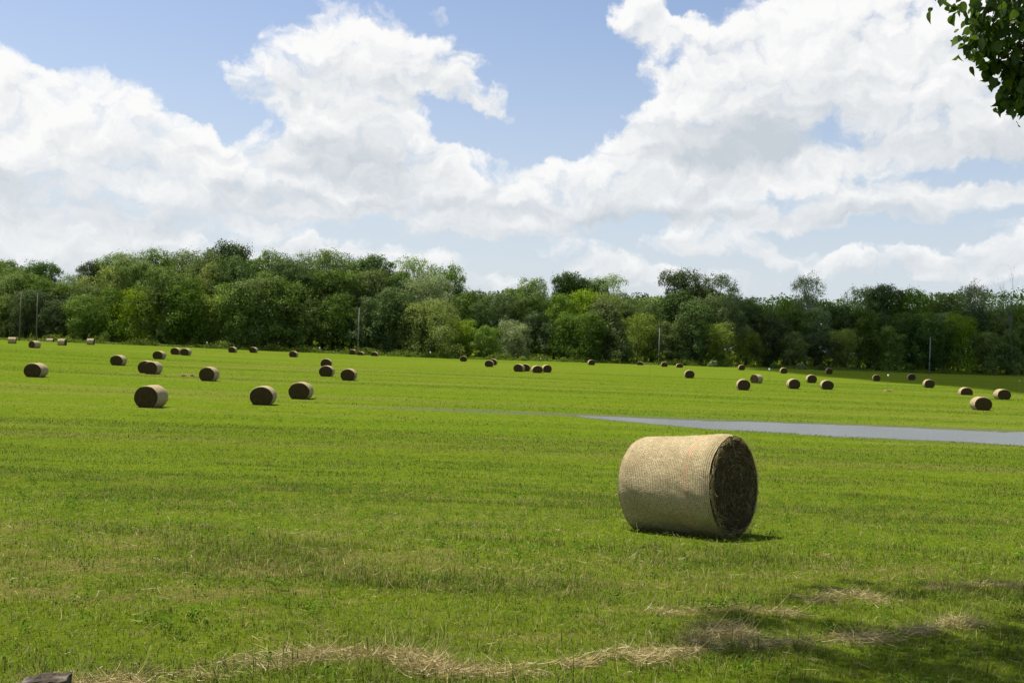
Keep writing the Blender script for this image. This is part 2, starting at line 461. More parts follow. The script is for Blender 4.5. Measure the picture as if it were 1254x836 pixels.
def hay_end_mat():
    m, T = material('cut_hay_end')
    tc = T.add('ShaderNodeTexCoord'); oc = tc.outputs['Object']
    sp = T.add('ShaderNodeSeparateXYZ'); T.l.new(oc, sp.inputs[0])
    y, z = sp.outputs[1], sp.outputs[2]
    rad = T.math('SQRT', T.math('ADD', T.math('MULTIPLY', y, y), T.math('MULTIPLY', z, z)))
    an = T.math('ARCTAN2', z, y)
    cb = T.add('ShaderNodeCombineXYZ')
    spiral = T.math('MULTIPLY_ADD', an, .012, rad)
    T.put(cb.inputs[0], T.math('MULTIPLY', spiral, 34)); T.put(cb.inputs[1], T.math('MULTIPLY', T.math('COSINE', an), 3.0)); T.put(cb.inputs[2], T.math('MULTIPLY', T.math('SINE', an), 3.0))
    ringn = T.noise(cb.outputs[0], 1.0, 5, .7)
    st = T.noise(oc, 42, 5, .75)
    blot = T.noise(oc, 3.5, 4, .6)
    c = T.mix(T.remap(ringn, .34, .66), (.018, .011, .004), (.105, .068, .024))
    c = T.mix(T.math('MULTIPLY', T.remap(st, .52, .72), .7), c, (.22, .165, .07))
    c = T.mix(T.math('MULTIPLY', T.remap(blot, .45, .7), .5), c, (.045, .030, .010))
    h = T.math('MULTIPLY_ADD', ringn, 1.0, st)
    T.l.new(principled(T, c, .9, bump(T, h, 1.0, .03), .1), T.out.inputs[0])
    return m
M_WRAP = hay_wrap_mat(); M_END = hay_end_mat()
m_straw, T = material('loose_straw')
rn = attr(T, 'rnd').outputs['Fac']
leafy(T, T.mix(rn, (.32, .235, .075), (.80, .64, .28)), .2, .5, .05)

def bale_profile(a, R, squash, flat):
    """cross-section of a settled round bale; flat = how far the bottom has sagged"""
    y = R * (1 + .5 * (1 - squash)) * np.cos(a); z = R * np.sin(a)
    lim = -R * (1 - flat)
    z = np.where(z < lim, lim + (z - lim) * .18, z)
    return y, z * squash

def make_bale(R=.75, L=1.5, squash=1.0, flat=.06, seed=1, seg=64, nx=22, detail=True):
    """returns meshes (wrap, end_a, end_b) about the local X axis, bottom at z=0"""
    rs = np.random.RandomState(seed)
    a = np.linspace(0, 2 * np.pi, seg, endpoint=False)
    xs = np.linspace(-L / 2, L / 2, nx)
    y0, z0 = bale_profile(a, R, squash, flat)
    V = []
    for i, x in enumerate(xs):
        t = abs(x) / (L / 2)
        f = 1 - .035 * sm(t, .86, 1.0) + .008 * np.sin(x * 5.1 + seed) + .012 * (1 - t * t)
        lump = 1 + (fbm(np.cos(a) * 2.2 + seed * 3 + 20, np.sin(a) * 2.2 + x * 1.4 + 20, 3) - .5) * .055 + (fbm(np.cos(a) * 9 + seed * 3 + 20, np.sin(a) * 9 + x * 7 + 20, 3) - .5) * .018
        V.append(np.stack([np.full(seg, x), y0 * f * lump, z0 * f * lump], -1))
    V = np.array(V)
    zmin = V[:, :, 2].min()
    ii = np.arange(nx * seg).reshape(nx, seg); jj = np.roll(ii, -1, axis=1)
    q = np.stack([ii[:-1], ii[1:], jj[1:], jj[:-1]], -1).reshape(-1, 4)
    wrap = (V.reshape(-1, 3), [q])
    ends = []
    for s, row in ((1, V[-1]), (-1, V[0])):
        rr = [1.0, .975, .93, .85, .74, .62, .5, .38, .26, .14, .05]
        E = []
        cy, cz = row[:, 1].mean(), row[:, 2].mean()
        for k, f in enumerate(rr):
            bulge = .030 * sm(1 - f, 0, .18) + .035 * np.sin(f * 26 + seed) * .25 + (fbm(np.cos(a) * 4 * f + 40, np.sin(a) * 4 * f + 40 + seed, 3) - .5) * .07 * (f < .99)
            if f > .99: bulge = np.full(seg, .004)
            E.append(np.stack([row[:, 0] + s * (bulge + np.zeros(seg)), cy + (row[:, 1] - cy) * f, cz + (row[:, 2] - cz) * f], -1))
        E = np.array(E); n_ = len(rr)
        ii = np.arange(n_ * seg).reshape(n_, seg); jj = np.roll(ii, -1, axis=1)
        q = np.stack([ii[:-1], jj[:-1], jj[1:], ii[1:]], -1).reshape(-1, 4)
        vv = np.vstack([E.reshape(-1, 3), [[row[0, 0] + s * .05, cy, cz]]])
        tri = np.stack([ii[-1], jj[-1], np.full(seg, len(vv) - 1)], -1)
        if s < 0: q = q[:, ::-1]; tri = tri[:, ::-1]
        ends.append((vv, [q, tri]))
    return wrap, ends, zmin

def strands(P0, D0_, Lg, W_, rs, sag=.15, seg=3):
    """thin ribbons: P0 start, D0_ unit dirs, lengths, widths -> verts, quads, rnd"""
    n_ = len(P0)
    side = np.cross(D0_, rs.normal(size=(n_, 3))); side /= np.linalg.norm(side, axis=1)[:, None] + 1e-9
    bend = np.cross(D0_, side)
    V = np.zeros((n_, seg + 1, 2, 3)); 
    curv = rs.normal(0, sag, n_)[:, None]
    for k in range(seg + 1):
        t = k / seg
        c_ = P0 + D0_ * (Lg * t)[:, None] + bend * curv * (Lg * t * t)[:, None]
        w = (W_ * (1 - .55 * t) * .5)[:, None]
        V[:, k, 0] = c_ - side * w; V[:, k, 1] = c_ + side * w
    base = (np.arange(n_) * (seg + 1) * 2)[:, None]
    q = []
    for k in range(seg):
        q.append(np.concatenate([base + 2 * k, base + 2 * k + 1, base + 2 * k + 3, base + 2 * k + 2], 1))
    rnd = np.repeat(rs.rand(n_), (seg + 1) * 2)
    return V.reshape(-1, 3), np.concatenate(q), rnd

# the near bale
bp = hit(893, 657)
rs = np.random.RandomState(3)
MB_R, MB_L = .74, 1.47
(wv_, wf_), ends_, zm = make_bale(MB_R, MB_L, .985, .05, 5, 128, 44)
def taper(v):
    k = 1 - .03 * np.clip(.5 - v[:, 0] / MB_L, 0, 1)
    v = v.copy(); v[:, 1] *= k; v[:, 2] = zm + (v[:, 2] - zm) * k
    return v
wv_ = taper(wv_); ends_ = [(taper(v), f) for v, f in ends_]
yaw = math.atan2(-.64, .77)        # local +X (the dark end) faces right of the camera
ctr = bp + np.array([-.475, .41, 0])
MAIN = empty('hay_bale', (ctr[0], ctr[1], float(terr(ctr[0], ctr[1])) - .03), yaw)
MAIN.rotation_euler = (0, math.radians(-5.2), yaw)
tag(MAIN, 'large round straw-coloured bale in net wrap with a red thread, closest in the foreground', 'hay bale', 'round hay bales lying on the mown field')
off = np.array([0, 0, -zm])
wo = np_mesh('net_wrap', wv_, [wf_[0]], M_WRAP, MAIN, smooth=True); wo.location = off
for i, (vv, ff) in enumerate(ends_):
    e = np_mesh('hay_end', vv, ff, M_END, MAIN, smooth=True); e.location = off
# stems sticking out of the wrap, the rims and the end faces
n = 4200
a = rs.rand(n) * 2 * np.pi
y_, z_ = bale_profile(a, MB_R, .985, .05)
nr = np.stack([np.zeros(n), np.cos(a), np.sin(a)], -1)
x_ = rs.uniform(-.5, .5, n) * MB_L
tang = np.stack([np.zeros(n), -np.sin(a), np.cos(a)], -1) * rs.choice([-1, 1], n)[:, None]
d_ = tang * .8 + np.stack([rs.normal(0, .7, n), np.zeros(n), np.zeros(n)], -1) + nr * rs.uniform(.01, .22, n)[:, None]
d_ /= np.linalg.norm(d_, axis=1)[:, None]
P_ = np.stack([x_, y_, z_], -1) * np.array([1, .985, .985]) + nr * .004
v1, q1, r1 = strands(taper(P_), d_, rs.uniform(.02, .09, n) * np.where(rs.rand(n) < .12, 1.9, 1), rs.uniform(.0015, .003, n) * np.where(rs.rand(n) < .2, 1.9, 1), rs)
n = 2000
f = np.sqrt(rs.rand(n)); a = rs.rand(n) * 2 * np.pi
f[:900] = rs.uniform(.9, 1.0, 900)
y_, z_ = bale_profile(a, MB_R, .985, .05)
sd = rs.choice([1, 1, 1, -1], n)
P_ = np.stack([sd * (MB_L / 2 + .02), y_ * f * .97, z_ * f * .97], -1)
tang = np.stack([np.zeros(n), -np.sin(a), np.cos(a)], -1) * rs.choice([-1, 1], n)[:, None]
d_ = tang + rs.normal(0, .45, (n, 3)) * np.array([0, 1, 1]) + np.stack([sd * rs.uniform(.05, .45, n), np.zeros(n), np.zeros(n)], -1)
d_ /= np.linalg.norm(d_, axis=1)[:, None]
v2, q2, r2 = strands(taper(P_), d_, rs.uniform(.03, .16, n), rs.uniform(.002, .004, n), rs, .25)
st = np_mesh('loose_straw', np.vstack([v1, v2]), [q1, q2 + len(v1)], m_straw, MAIN, attrs={'rnd': np.concatenate([r1, r2])})
st.location = off
st['kind'] = 'stuff'

# pale bright stems on the shaded end stay few
# the bales scattered over the field: photo x, y of the base, height in pixels, turn of the near end, squash, sink, label
BALES = [
 (44, 462, 18, 0, .86, .06, 'big bale at far left, halfway back, dark end left and pale side right'),
 (145, 447.5, 12.5, 0, .86, .06, 'lone bale at left, between the leftmost big bale and the overlapping pair'),
 (187, 458.3, 15.5, -3, .90, .05, 'front bale of the overlapping pair at left, its textured round end catching light'),
 (180, 457, 14.5, 0, .88, .06, 'rear bale of the overlapping pair at left, mostly hidden, a dark end edge showing'),
 (195, 439.8, 10.4, -2, .84, .06, 'small single bale just above the overlapping left pair, nearer than the side-by-side pair'),
 (215.5, 434.2, 9.6, -2, .86, .06, 'left bale of the side-by-side small pair at the back left'),
 (227.5, 435.2, 9.6, -2, .84, .06, 'right bale of the side-by-side small pair at the back left'),
 (256, 466.7, 17, -3, .88, .05, 'single bale right of the overlapping left pair, dark end and light right flank'),
 (185, 499.3, 25.5, -7, .90, .04, 'largest bale of the left half, round end facing camera with swirling grey-brown stalks'),
 (322, 496, 22, 3, .84, .06, 'wide dark-ended bale, left one of the two nearest bales left of centre'),
 (368.5, 488.8, 21, -2, .86, .06, 'bale with pale cap, right one of the two nearest bales left of centre'),
 (400, 461, 13.6, 0, .86, .06, 'front bale of two in line left of centre, hiding the base of the one behind'),
 (399.5, 449.6, 10.2, 4, .86, .06, 'rear dark bale directly behind the pale-capped bale left of centre'),
 (427, 466, 15, -2, .86, .06, 'bale just right of the two bales in line left of centre'),
 (359.5, 437.4, 8.8, -3, .84, .06, 'small bale alone near the woods, between the thin marker pole and the back-left bale pair'),
 (285, 431.8, 8.3, -4, .84, .06, 'tiny bale near the woods, middle of three spaced bales left of centre'),
 (310.5, 431.9, 8.3, -4, .84, .06, 'tiny bale near the woods, rightmost of three spaced bales left of centre'),
 (272, 426.8, 7.5, -6, .84, .2, 'tiny faded bale in edge grass, leftmost of three spaced bales left of centre'),
 (15, 420.6, 7.8, -70, .92, .06, 'small pale bale seen side-on at the far left edge of the photo'),
 (42.5, 426.2, 9.6, -20, .88, .06, 'small bale in front of the second-left utility pole, round end turned left'),
 (61.5, 418.5, 7.5, -80, .90, .42, 'low pale bale half sunk in the edge grass right of the two left utility poles'),
 (76, 422.8, 8, -86, .95, .06, 'small bright bale seen side-on, between the half-sunk bale and the far left wood edge'),
 (111, 422, 7.2, -80, .94, .06, 'small bright side-on bale, rightmost of the side-on bales at far left'),
 (157.5, 421.5, 6.5, -6, .8, .55, 'left one of two barely visible pale bale tops at the foot of the left wood'),
 (164, 421.8, 7.0, -6, .8, .50, 'right one of two barely visible pale bale tops at the foot of the left wood'),
 (432, 434.2, 8.4, -4, .9, .06, 'tiny bale immediately left of the tall pale utility pole'),
 (442, 435, 7.6, -8, .86, .30, 'tiny pale bale immediately right of the tall pale utility pole'),
 (459, 436, 7.8, -6, .86, .22, 'tiny pale bale, second to the right of the tall pale utility pole'),
 (567.5, 442.6, 7.4, 0, .84, .06, 'tiny solitary bale near the woods, just left of the picture centre'),
 (599, 449.2, 8.9, -5, .86, .06, 'front bale of the tiny overlapping pair at picture centre'),
 (603.8, 447, 8.0, -8, .86, .06, 'rear bale of the tiny overlapping pair at picture centre'),
 (635.5, 455.2, 10.0, -14, .84, .06, 'leftmost and widest of four clustered bales right of picture centre'),
 (643.5, 454.6, 9.0, -6, .84, .06, 'half-hidden second bale of four clustered bales right of picture centre'),
 (657.5, 456.6, 9.4, 8, .82, .06, 'third bale of four clustered bales right of picture centre, dark end'),
 (669.2, 456, 9.4, 10, .88, .06, 'rightmost of four clustered bales right of picture centre, bright cap'),
 (724, 446.9, 7.2, 6, .86, .06, 'tiny bale alone at the wood edge, midway between centre cluster and middle-right pole'),
 (784, 447, 7.4, -12, .84, .30, 'tiny pale bale left of the slim utility pole right of centre'),
 (813.3, 449, 7.0, -4, .86, .12, 'tiny dull bale immediately right of the slim utility pole right of centre'),
 (832, 450, 7.0, -4, .86, .22, 'tiny dull bale, second to the right of the slim utility pole'),
 (844, 463, 9.8, -5, .90, .06, 'small single bale above the nearest foreground bale, left of the mid-right group'),
 (909.8, 477.8, 14.2, -5, .92, .05, 'leftmost and nearest bale of the mid-right group, dark round end'),
 (926.3, 469, 10.4, -45, .96, .05, 'bale behind the nearest mid-right one, round end turned left and bright side right'),
 (908, 453.2, 7.2, -5, .90, .06, 'tiny pale bale near the woods above the nearest mid-right bale'),
 (959.5, 457.3, 7.0, -6, .90, .06, 'tiny dark bale near the woods, left of the round pale shrub'),
 (971.2, 476.1, 13.3, -2, .92, .05, 'mid-right bale with bright left rim, second largest of its group'),
 (993.3, 468.9, 9.8, -6, .92, .05, 'smaller bale between the two larger pale-rimmed bales of the mid-right group'),
 (1012.2, 476.9, 12.0, -6, .86, .06, 'rightmost larger bale of the mid-right group, bright cap'),
 (1015, 458, 7.8, -10, .96, .06, 'tiny bale near the woods at right, just right of the round pale shrub'),
 (1073, 466.7, 7.6, -14, .94, .06, 'small dark bale in cloud shade, left of the white-topped marker with straw at its foot'),
 (1116, 465.4, 7.2, -14, .90, .06, 'tiny dark bale in cloud shade left of the right-hand utility pole'),
 (1137, 474.9, 9.6, -10, .92, .05, 'small bale on the shade line below the right-hand utility pole'),
 (1182, 483.6, 10.5, -10, .88, .28, 'low sunken bale left of the two larger bales at far right'),
 (1200.7, 502.3, 16.2, -6, .84, .06, 'nearest bale at far right beyond the water, reddish rim on its bright left side'),
 (1226.8, 489.2, 14.2, -5, .86, .06, 'rightmost bale of the field, just beyond the nearest far-right bale'),
]
bale_lib = {}
for i, (px, py, h, a_deg, sq, sink, lab) in enumerate(BALES):
    p = hit(px, py)
    dist = math.hypot(p[0], p[1])
    sq = min(1, sq + .05)
    key = (round(sq * 20) / 20, i % 4 if h > 12 else 0)
    if key not in bale_lib:
        sg, nx_ = (56, 14) if h > 12 else (36, 8)
        bale_lib[key] = [make_bale(.75, 1.5, key[0], .14, 11 + len(bale_lib), sg, nx_), None]
    (wv_, wf_), ends_, zm = bale_lib[key][0]
    Hm = .75 * key[0] - zm
    s = h / FX * dist / (Hm * (1 - sink))
    s = min(max(s, .84), 1.22)
    rz = math.radians(-90 + a_deg)            # local +X end looks back at the camera
    cx_, cy_ = p[0] + .0, p[1] + .75 * s * abs(math.cos(math.radians(a_deg)))
    cx_ += (px - project((cx_, cy_, terr(cx_, cy_)))[0]) * cy_ / FX
    root = empty('hay_bale', (cx_, cy_, float(terr(cx_, cy_)) - sink * Hm * s), rz)
    root.scale = (s * .92, s * (1.0 if sq > .87 else 1.04), s)
    tag(root, lab, 'hay bale', 'round hay bales lying on the mown field')
    if bale_lib[key][1] is None:
        w = np_mesh('net_wrap', wv_, wf_, M_WRAP, root, smooth=True)
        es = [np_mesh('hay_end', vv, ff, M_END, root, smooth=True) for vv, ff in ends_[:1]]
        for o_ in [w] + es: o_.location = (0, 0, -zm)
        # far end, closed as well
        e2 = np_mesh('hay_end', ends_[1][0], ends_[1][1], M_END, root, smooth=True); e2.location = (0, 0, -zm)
        bale_lib[key][1] = [w] + es + [e2]
    else:
        for o_ in bale_lib[key][1]:
            c_ = o_.copy(); COL.objects.link(c_); c_.parent = root
print('main bale at', ctr, 'ground', terr(ctr[0], ctr[1]))

# ------------------------------------------------------------------ the wood beyond the field
def leaf_mat(name, dark, light, trans=.30, tint=(1, 1, 1)):
    m, T = material(name)
    rn = attr(T, 'rnd').outputs['Fac']
    oi = T.add('ShaderNodeObjectInfo')
    tc = T.add('ShaderNodeTexCoord')
    cl = T.noise(tc.outputs['Object'], .45, 3, .6)
    f = T.math('MULTIPLY_ADD', rn, .45, T.math('MULTIPLY', T.remap(cl, .35, .65), .55))
    c = T.mix(f, dark, light)
    hs = T.add('ShaderNodeHueSaturation')
    T.put(hs.inputs['Hue'], T.remap(oi.outputs['Random'], 0, 1, .478, .502))
    T.put(hs.inputs['Saturation'], T.remap(oi.outputs['Random'], 0, 1, .85, 1.08))
    T.put(hs.inputs['Value'], T.remap(T.math('FRACT', T.math('MULTIPLY', oi.outputs['Random'], 7.31)), 0, 1, .78, 1.30))
    T.put(hs.inputs['Color'], c)
    leafy(T, hs.outputs[0], trans, .6, .015, k=1.08)
    return m
M_LEAF = {
    'mid green': leaf_mat('leaf_mid_green', (.056, .108, .012), (.165, .250, .032)),
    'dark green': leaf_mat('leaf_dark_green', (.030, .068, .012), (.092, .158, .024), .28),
    'yellow-green': leaf_mat('leaf_yellow_green', (.100, .160, .012), (.245, .330, .036), .42),
    'grey-green': leaf_mat('leaf_grey_green', (.120, .175, .050), (.260, .330, .115), .38),
}
def bark(name, a, b):
    m, T = material(name)
    tc = T.add('ShaderNodeTexCoord')
    n_ = T.noise(T.vec('MULTIPLY', tc.outputs['Object'], (3, 3, .5)), 2.0, 5, .7)
    T.l.new(principled(T, T.mix(n_, a, b), .9, bump(T, n_, .8, .05), .1), T.out.inputs[0])
    return m
M_BARK = bark('bark', (.035, .028, .018), (.13, .11, .08))
M_GREY = bark('grey_bark', (.09, .085, .07), (.24, .225, .19))
M_PALE = bark('pale_bark', (.16, .15, .12), (.42, .40, .34))

def tube(pts, rad, seg=7):
    """tapered tube through points -> verts, quads"""
    pts = np.asarray(pts, float); V = []; a = np.linspace(0, 2 * np.pi, seg, endpoint=False)
    for i, p in enumerate(pts):
        t = pts[min(i + 1, len(pts) - 1)] - pts[max(i - 1, 0)]
        t /= np.linalg.norm(t) + 1e-9
        u = np.cross(t, [0.3, 1, 0.1]); u /= np.linalg.norm(u); w = np.cross(t, u)
        V.append(p + rad[i] * (np.cos(a)[:, None] * u + np.sin(a)[:, None] * w))
    V = np.vstack(V); ii = np.arange(len(pts) * seg).reshape(len(pts), seg); jj = np.roll(ii, -1, axis=1)
    return V, np.stack([ii[:-1], jj[:-1], jj[1:], ii[1:]], -1).reshape(-1, 4)
def join(parts):
    V, Q, o = [], [], 0
    for v, q in parts: V.append(v); Q.append(q + o); o += len(v)
    return np.vstack(V), np.vstack(Q)

def leaf_quads(C, Nrm, S, rs):
    """leaf sprays: bent diamonds centred at C with normal Nrm and size S"""
    n_ = len(C)
    t = np.cross(Nrm, rs.normal(size=(n_, 3))); t /= np.linalg.norm(t, axis=1)[:, None] + 1e-9
    b = np.cross(Nrm, t)
    S = S[:, None]
    V = np.stack([C - t * S * .5, C + b * S * rs.uniform(.22, .42, (n_, 1)) + Nrm * S * .12, C + t * S * .5 - Nrm * S * .1, C - b * S * rs.uniform(.22, .42, (n_, 1)) + Nrm * S * .12], 1)
    q = np.arange(n_ * 4).reshape(n_, 4)
    return V.reshape(-1, 3), q, np.repeat(rs.rand(n_), 4)

def make_tree(seed, H, Wd, low, kind='round', leafn=9000, leaf=.42, sparse=0.0, foliage='mid green', bark_m=None, hang=0.0):
    """tree model of height H, crown width Wd; low = where the foliage starts (fraction)"""
    rs = np.random.RandomState(seed)
    bark_m = bark_m or M_BARK
    leafn = int(leafn * 1.5); leaf *= .88
    parts = []
    lean = rs.normal(0, .02, 2) * H
    tp = [np.array([lean[0] * t ** 1.5, lean[1] * t ** 1.5, H * t * .86]) + np.append(rs.normal(0, .012 * H * t, 2), 0) for t in np.linspace(0, 1, 9)]
    r0 = .018 * H + .06
    parts.append(tube(tp, [r0 * (1.25 if i == 0 else 1) * (1 - .86 * i / 8) for i in range(9)]))
    lobes = []
    nl = int(24 + rs.randint(8))
    for k in range(nl):
        t = low + (1 - low) * (k + rs.rand()) / nl * .93
        if kind == 'round': prof = math.sqrt(max(0.05, 1 - ((t - low - .42 * (1 - low)) / (.62 * (1 - low))) ** 2))
        elif kind == 'cone': prof = 1.05 - .8 * (t - low) / (1 - low)
        elif kind == 'vase': prof = .45 + .62 * math.sin(math.pi * min(1, (t - low) / (1 - low) * .80 + .1))
        else: prof = .75 + .25 * math.sin(6 * t + seed)
        an = k * 2.399 + rs.normal(0, .35)
        reach = Wd * .5 * prof * rs.uniform(.42, .88)
        zt = H * t
        i = min(7, int(t / .86 * 8)); base = tp[max(0, i - 1)]
        end = np.array([math.cos(an) * reach + lean[0] * t, math.sin(an) * reach + lean[1] * t, zt - hang * reach])
        mid = (base + end) / 2 + np.array([0, 0, .06 * H * rs.rand()])
        parts.append(tube([base, mid, end], [r0 * .32 * (1.1 - t), r0 * .2 * (1.1 - t), .03], 5))
        lr = Wd * rs.uniform(.14, .27) * (.75 + .35 * prof)
        lobes.append((end, lr))
        if rs.rand() < .6:
            e2 = end + rs.normal(0, lr * .8, 3) * np.array([1, 1, .7]); e2[2] = min(e2[2], H * .90)
            parts.append(tube([end, e2], [.06, .025], 4)); lobes.append((e2, lr * rs.uniform(.45, .75)))
    lobes.append((np.array([lean[0], lean[1], H * .90]), Wd * .19))
    wts = np.array([l[1] ** 2 for l in lobes]); wts /= wts.sum()
    pick = rs.choice(len(lobes), leafn, p=wts)
    C0 = np.array([l[0] for l in lobes])[pick]; R0 = np.array([l[1] for l in lobes])[pick]
    u = rs.normal(size=(leafn, 3)); u /= np.linalg.norm(u, axis=1)[:, None]
    u[:, 2] = np.where((u[:, 2] < -.2) & (rs.rand(leafn) < .6), -u[:, 2], u[:, 2])
    # twig clusters: the leaves gather into tufts and leave gaps between them
    tuft = rs.randint(0, 18, leafn); tu = rs.normal(size=(len(lobes), 18, 3)); tu /= np.linalg.norm(tu, axis=2)[:, :, None]
    tu[:, :, 2] = np.abs(tu[:, :, 2]) * np.where(rs.rand(len(lobes), 18) < .25, -1, 1)
    cl = tu[pick, tuft]
    rad = rs.uniform(.70, 1.05, leafn)
    mixv = rs.rand(leafn) < (.72 + .25 * sparse)
    dirv = np.where(mixv[:, None], cl, u)
    C = C0 + dirv * (R0 * rad)[:, None] * np.array([1, 1, .82]) + rs.normal(0, 1, (leafn, 3)) * (R0 * np.where(mixv, .165, .06))[:, None]
    C[:, 2] = np.maximum(C[:, 2], .1)
    N_ = u * .15 + dirv * .75 + rs.normal(0, .33, (leafn, 3)) + np.array([0, 0, .15]); N_ /= np.linalg.norm(N_, axis=1)[:, None]
    V, q, rnd = leaf_quads(C, N_, leaf * rs.uniform(.6, 1.35, leafn), rs)
    tv, tq = join(parts)
    return dict(trunk=(tv, tq), crown=(V, q, rnd), fol=foliage, bark=bark_m, H=H, cache=None)

def place_tree(model, loc, rz, sx, sz, name, label, cat, group):
    root = empty(name, loc, rz); root.scale = (sx, sx, sz)
    tag(root, label, cat, group)
    if model['cache'] is None:
        t = np_mesh('trunk', *[model['trunk'][0], [model['trunk'][1]]], model['bark'], root, smooth=True)
        c = np_mesh('crown', model['crown'][0], [model['crown'][1]], M_LEAF[model['fol']], root, attrs={'rnd': model['crown'][2]})
        model['cache'] = [t, c]
    else:
        for o_ in model['cache']:
            c_ = o_.copy(); COL.objects.link(c_); c_.parent = root
    return root

LIB = {
 'front': [  # foliage down to the ground
    make_tree(1, 15, 12.5, .02, 'round', 11000, .42, foliage='mid green'),
    make_tree(2, 14, 13, .02, 'round', 11000, .40, foliage='yellow-green', hang=.15),
    make_tree(3, 15, 11.5, .03, 'cone', 10500, .42, foliage='mid green'),
    make_tree(4, 13, 13, .02, 'round', 11000, .38, foliage='grey-green', hang=.2),
    make_tree(5, 15, 11, .03, 'vase', 10500, .44, foliage='dark green'),
    make_tree(21, 15, 12, .02, 'col', 10500, .42, foliage='yellow-green'),
 ],
 'middle': [
    make_tree(6, 20, 12, .15, 'round', 11000, .45, foliage='mid green'),
    make_tree(7, 20, 11, .18, 'vase', 11000, .45, foliage='dark green'),
    make_tree(8, 20, 12.5, .15, 'round', 10000, .45, foliage='yellow-green'),
    make_tree(9, 20, 11, .2, 'vase', 9500, .42, foliage='grey-green'),
    make_tree(22, 20, 10.5, .2, 'col', 10000, .45, foliage='mid green'),
 ],
 'back': [
    make_tree(10, 24, 12, .3, 'round', 10500, .48, foliage='mid green'),
    make_tree(11, 24, 12.5, .35, 'round', 11500, .48, foliage='dark green'),
    make_tree(12, 24, 12, .35, 'vase', 7000, .42, .6, foliage='grey-green', bark_m=M_PALE),
    make_tree(13, 24, 11, .35, 'vase', 8500, .45, .3, foliage='mid green'),
    make_tree(14, 24, 10.5, .4, 'round', 4800, .40, 1.0, foliage='grey-green', bark_m=M_PALE),
 ],
}
KIND_WORD = {
 ('front', 0): 'bushy mid-green tree, foliage down to the grass', ('front', 1): 'rounded bright yellow-green tree, foliage to the ground',
 ('front', 2): 'tapering mid-green tree', ('front', 3): 'low soft grey-green tree', ('front', 4): 'dark green narrow-based tree', ('front', 5): 'loose yellow-green tree',
 ('middle', 0): 'rounded mid-green tree', ('middle', 1): 'dark green spreading tree', ('middle', 2): 'light yellow-green rounded tree', ('middle', 3): 'pale grey-green tree', ('middle', 4): 'upright mid-green tree',
 ('back', 0): 'tall mid-green tree', ('back', 1): 'tall dark dense tree', ('back', 2): 'tall pale airy tree', ('back', 3): 'tall mid-green open tree', ('back', 4): 'tall sparse tree, sky showing through',
}
ORD = ['nearest', 'second', 'third', 'fourth', 'fifth', 'sixth', 'seventh', 'eighth', 'ninth', 'tenth', 'eleventh', 'twelfth', 'thirteenth', 'fourteenth', 'fifteenth', 'sixteenth', 'seventeenth', 'eighteenth', 'nineteenth', 'twentieth']
POLES = [(24, 'leftmost'), (44.5, 'second-left'), (438, 'third'), (807, 'fourth'), (1138, 'rightmost')]

EX = [-300, 0, 100, 200, 300, 400, 500, 600, 700, 800, 900, 1000, 1100, 1254, 1500]
EY = [404, 415.5, 419.5, 423.5, 428, 432, 436.5, 440, 443, 446, 449, 452, 455.5, 460, 469]
SKX = [-300, 0, 50, 70, 110, 140, 200, 240, 280, 312, 333, 350, 380, 420, 450, 480, 505, 530, 548, 570, 600, 650, 690, 740, 760, 800, 830, 850, 880, 900, 940, 985, 1010, 1058, 1080, 1100, 1150, 1190, 1215, 1240, 1254, 1600]
SKY_ = [305, 312, 326, 332, 324, 308, 305, 306, 299, 309, 322, 312, 306, 318, 316, 322, 315, 320, 336, 350, 350, 344, 340, 341, 352, 351, 338, 344, 341, 358, 364, 350, 366, 358, 366, 362, 366, 352, 366, 362, 363, 350]
def edge_point(px, extra):
    p = hit(px, float(np.interp(px, EX, EY)), 460)
    k = (p[1] + extra) / p[1]
    return np.array([p[0] * k, p[1] * k])
rt = random.Random(11)
rows = {'front': [], 'middle': [], 'back': []}
def kinds_front(px):
    fixed = {92: 0, 125: 2, 165: 1, 190: 0, 265: 5, 335: 0, 395: 2, 450: 4, 540: 1, 575: 5, 620: 3, 655: 4, 765: 1, 790: 1, 850: 4, 880: 5, 905: 1}
    k = min(fixed, key=lambda q: abs(q - px))
    return fixed[k] if abs(k - px) < 16 else rt.choice([0, 0, 2, 4, 2, 4, 0, 5])
x = -250
while x < 1500:
    rows['front'].append((x, kinds_front(x), rt.uniform(.46, .84) + (.06 if x > 1000 else 0))); x += rt.uniform(25, 36)
x = -250
while x < 1500:
    rows['middle'].append((x, rt.choice([0, 0, 1, 1, 2, 3, 4, 4]), rt.uniform(.80, .93))); x += rt.uniform(24, 34)
BK = {0: 0, 52: 1, 112: 1, 155: 2, 190: 3, 222: 2, 280: 1, 332: 3, 380: 2, 407: 3, 450: 1, 505: 2, 545: 3, 650: 0, 690: 1, 740: 2, 830: 1, 880: 2, 985: 4, 1075: 1, 1050: 2, 1110: 3, 1190: 4, 1160: 0}
TOPS = {52: 318, 112: 318, 155: 305, 190: 303, 222: 301, 280: 295, 332: 305, 380: 301, 407: 305, 450: 310, 505: 309, 545: 322, 650: 341, 690: 334, 740: 334, 830: 331, 880: 333, 985: 334, 1075: 349, 1050: 350, 1110: 354, 1190: 344, 1160: 360}
x = -250
while x < 1500:
    near = [q for q in BK if abs(q - x) < 14]
    if near: xx = near[0]; kd = BK.pop(xx); rows['back'].append((xx, kd, 1.0)); x = max(x, xx)
    else: rows['back'].append((x, rt.choice([0, 0, 1, 3, 0]), rt.uniform(.93, 1.0)))
    x += rt.uniform(22, 30)
DEPTH = {'front': (3, 9), 'middle': (13, 22), 'back': (26, 38)}
n_trees = 0
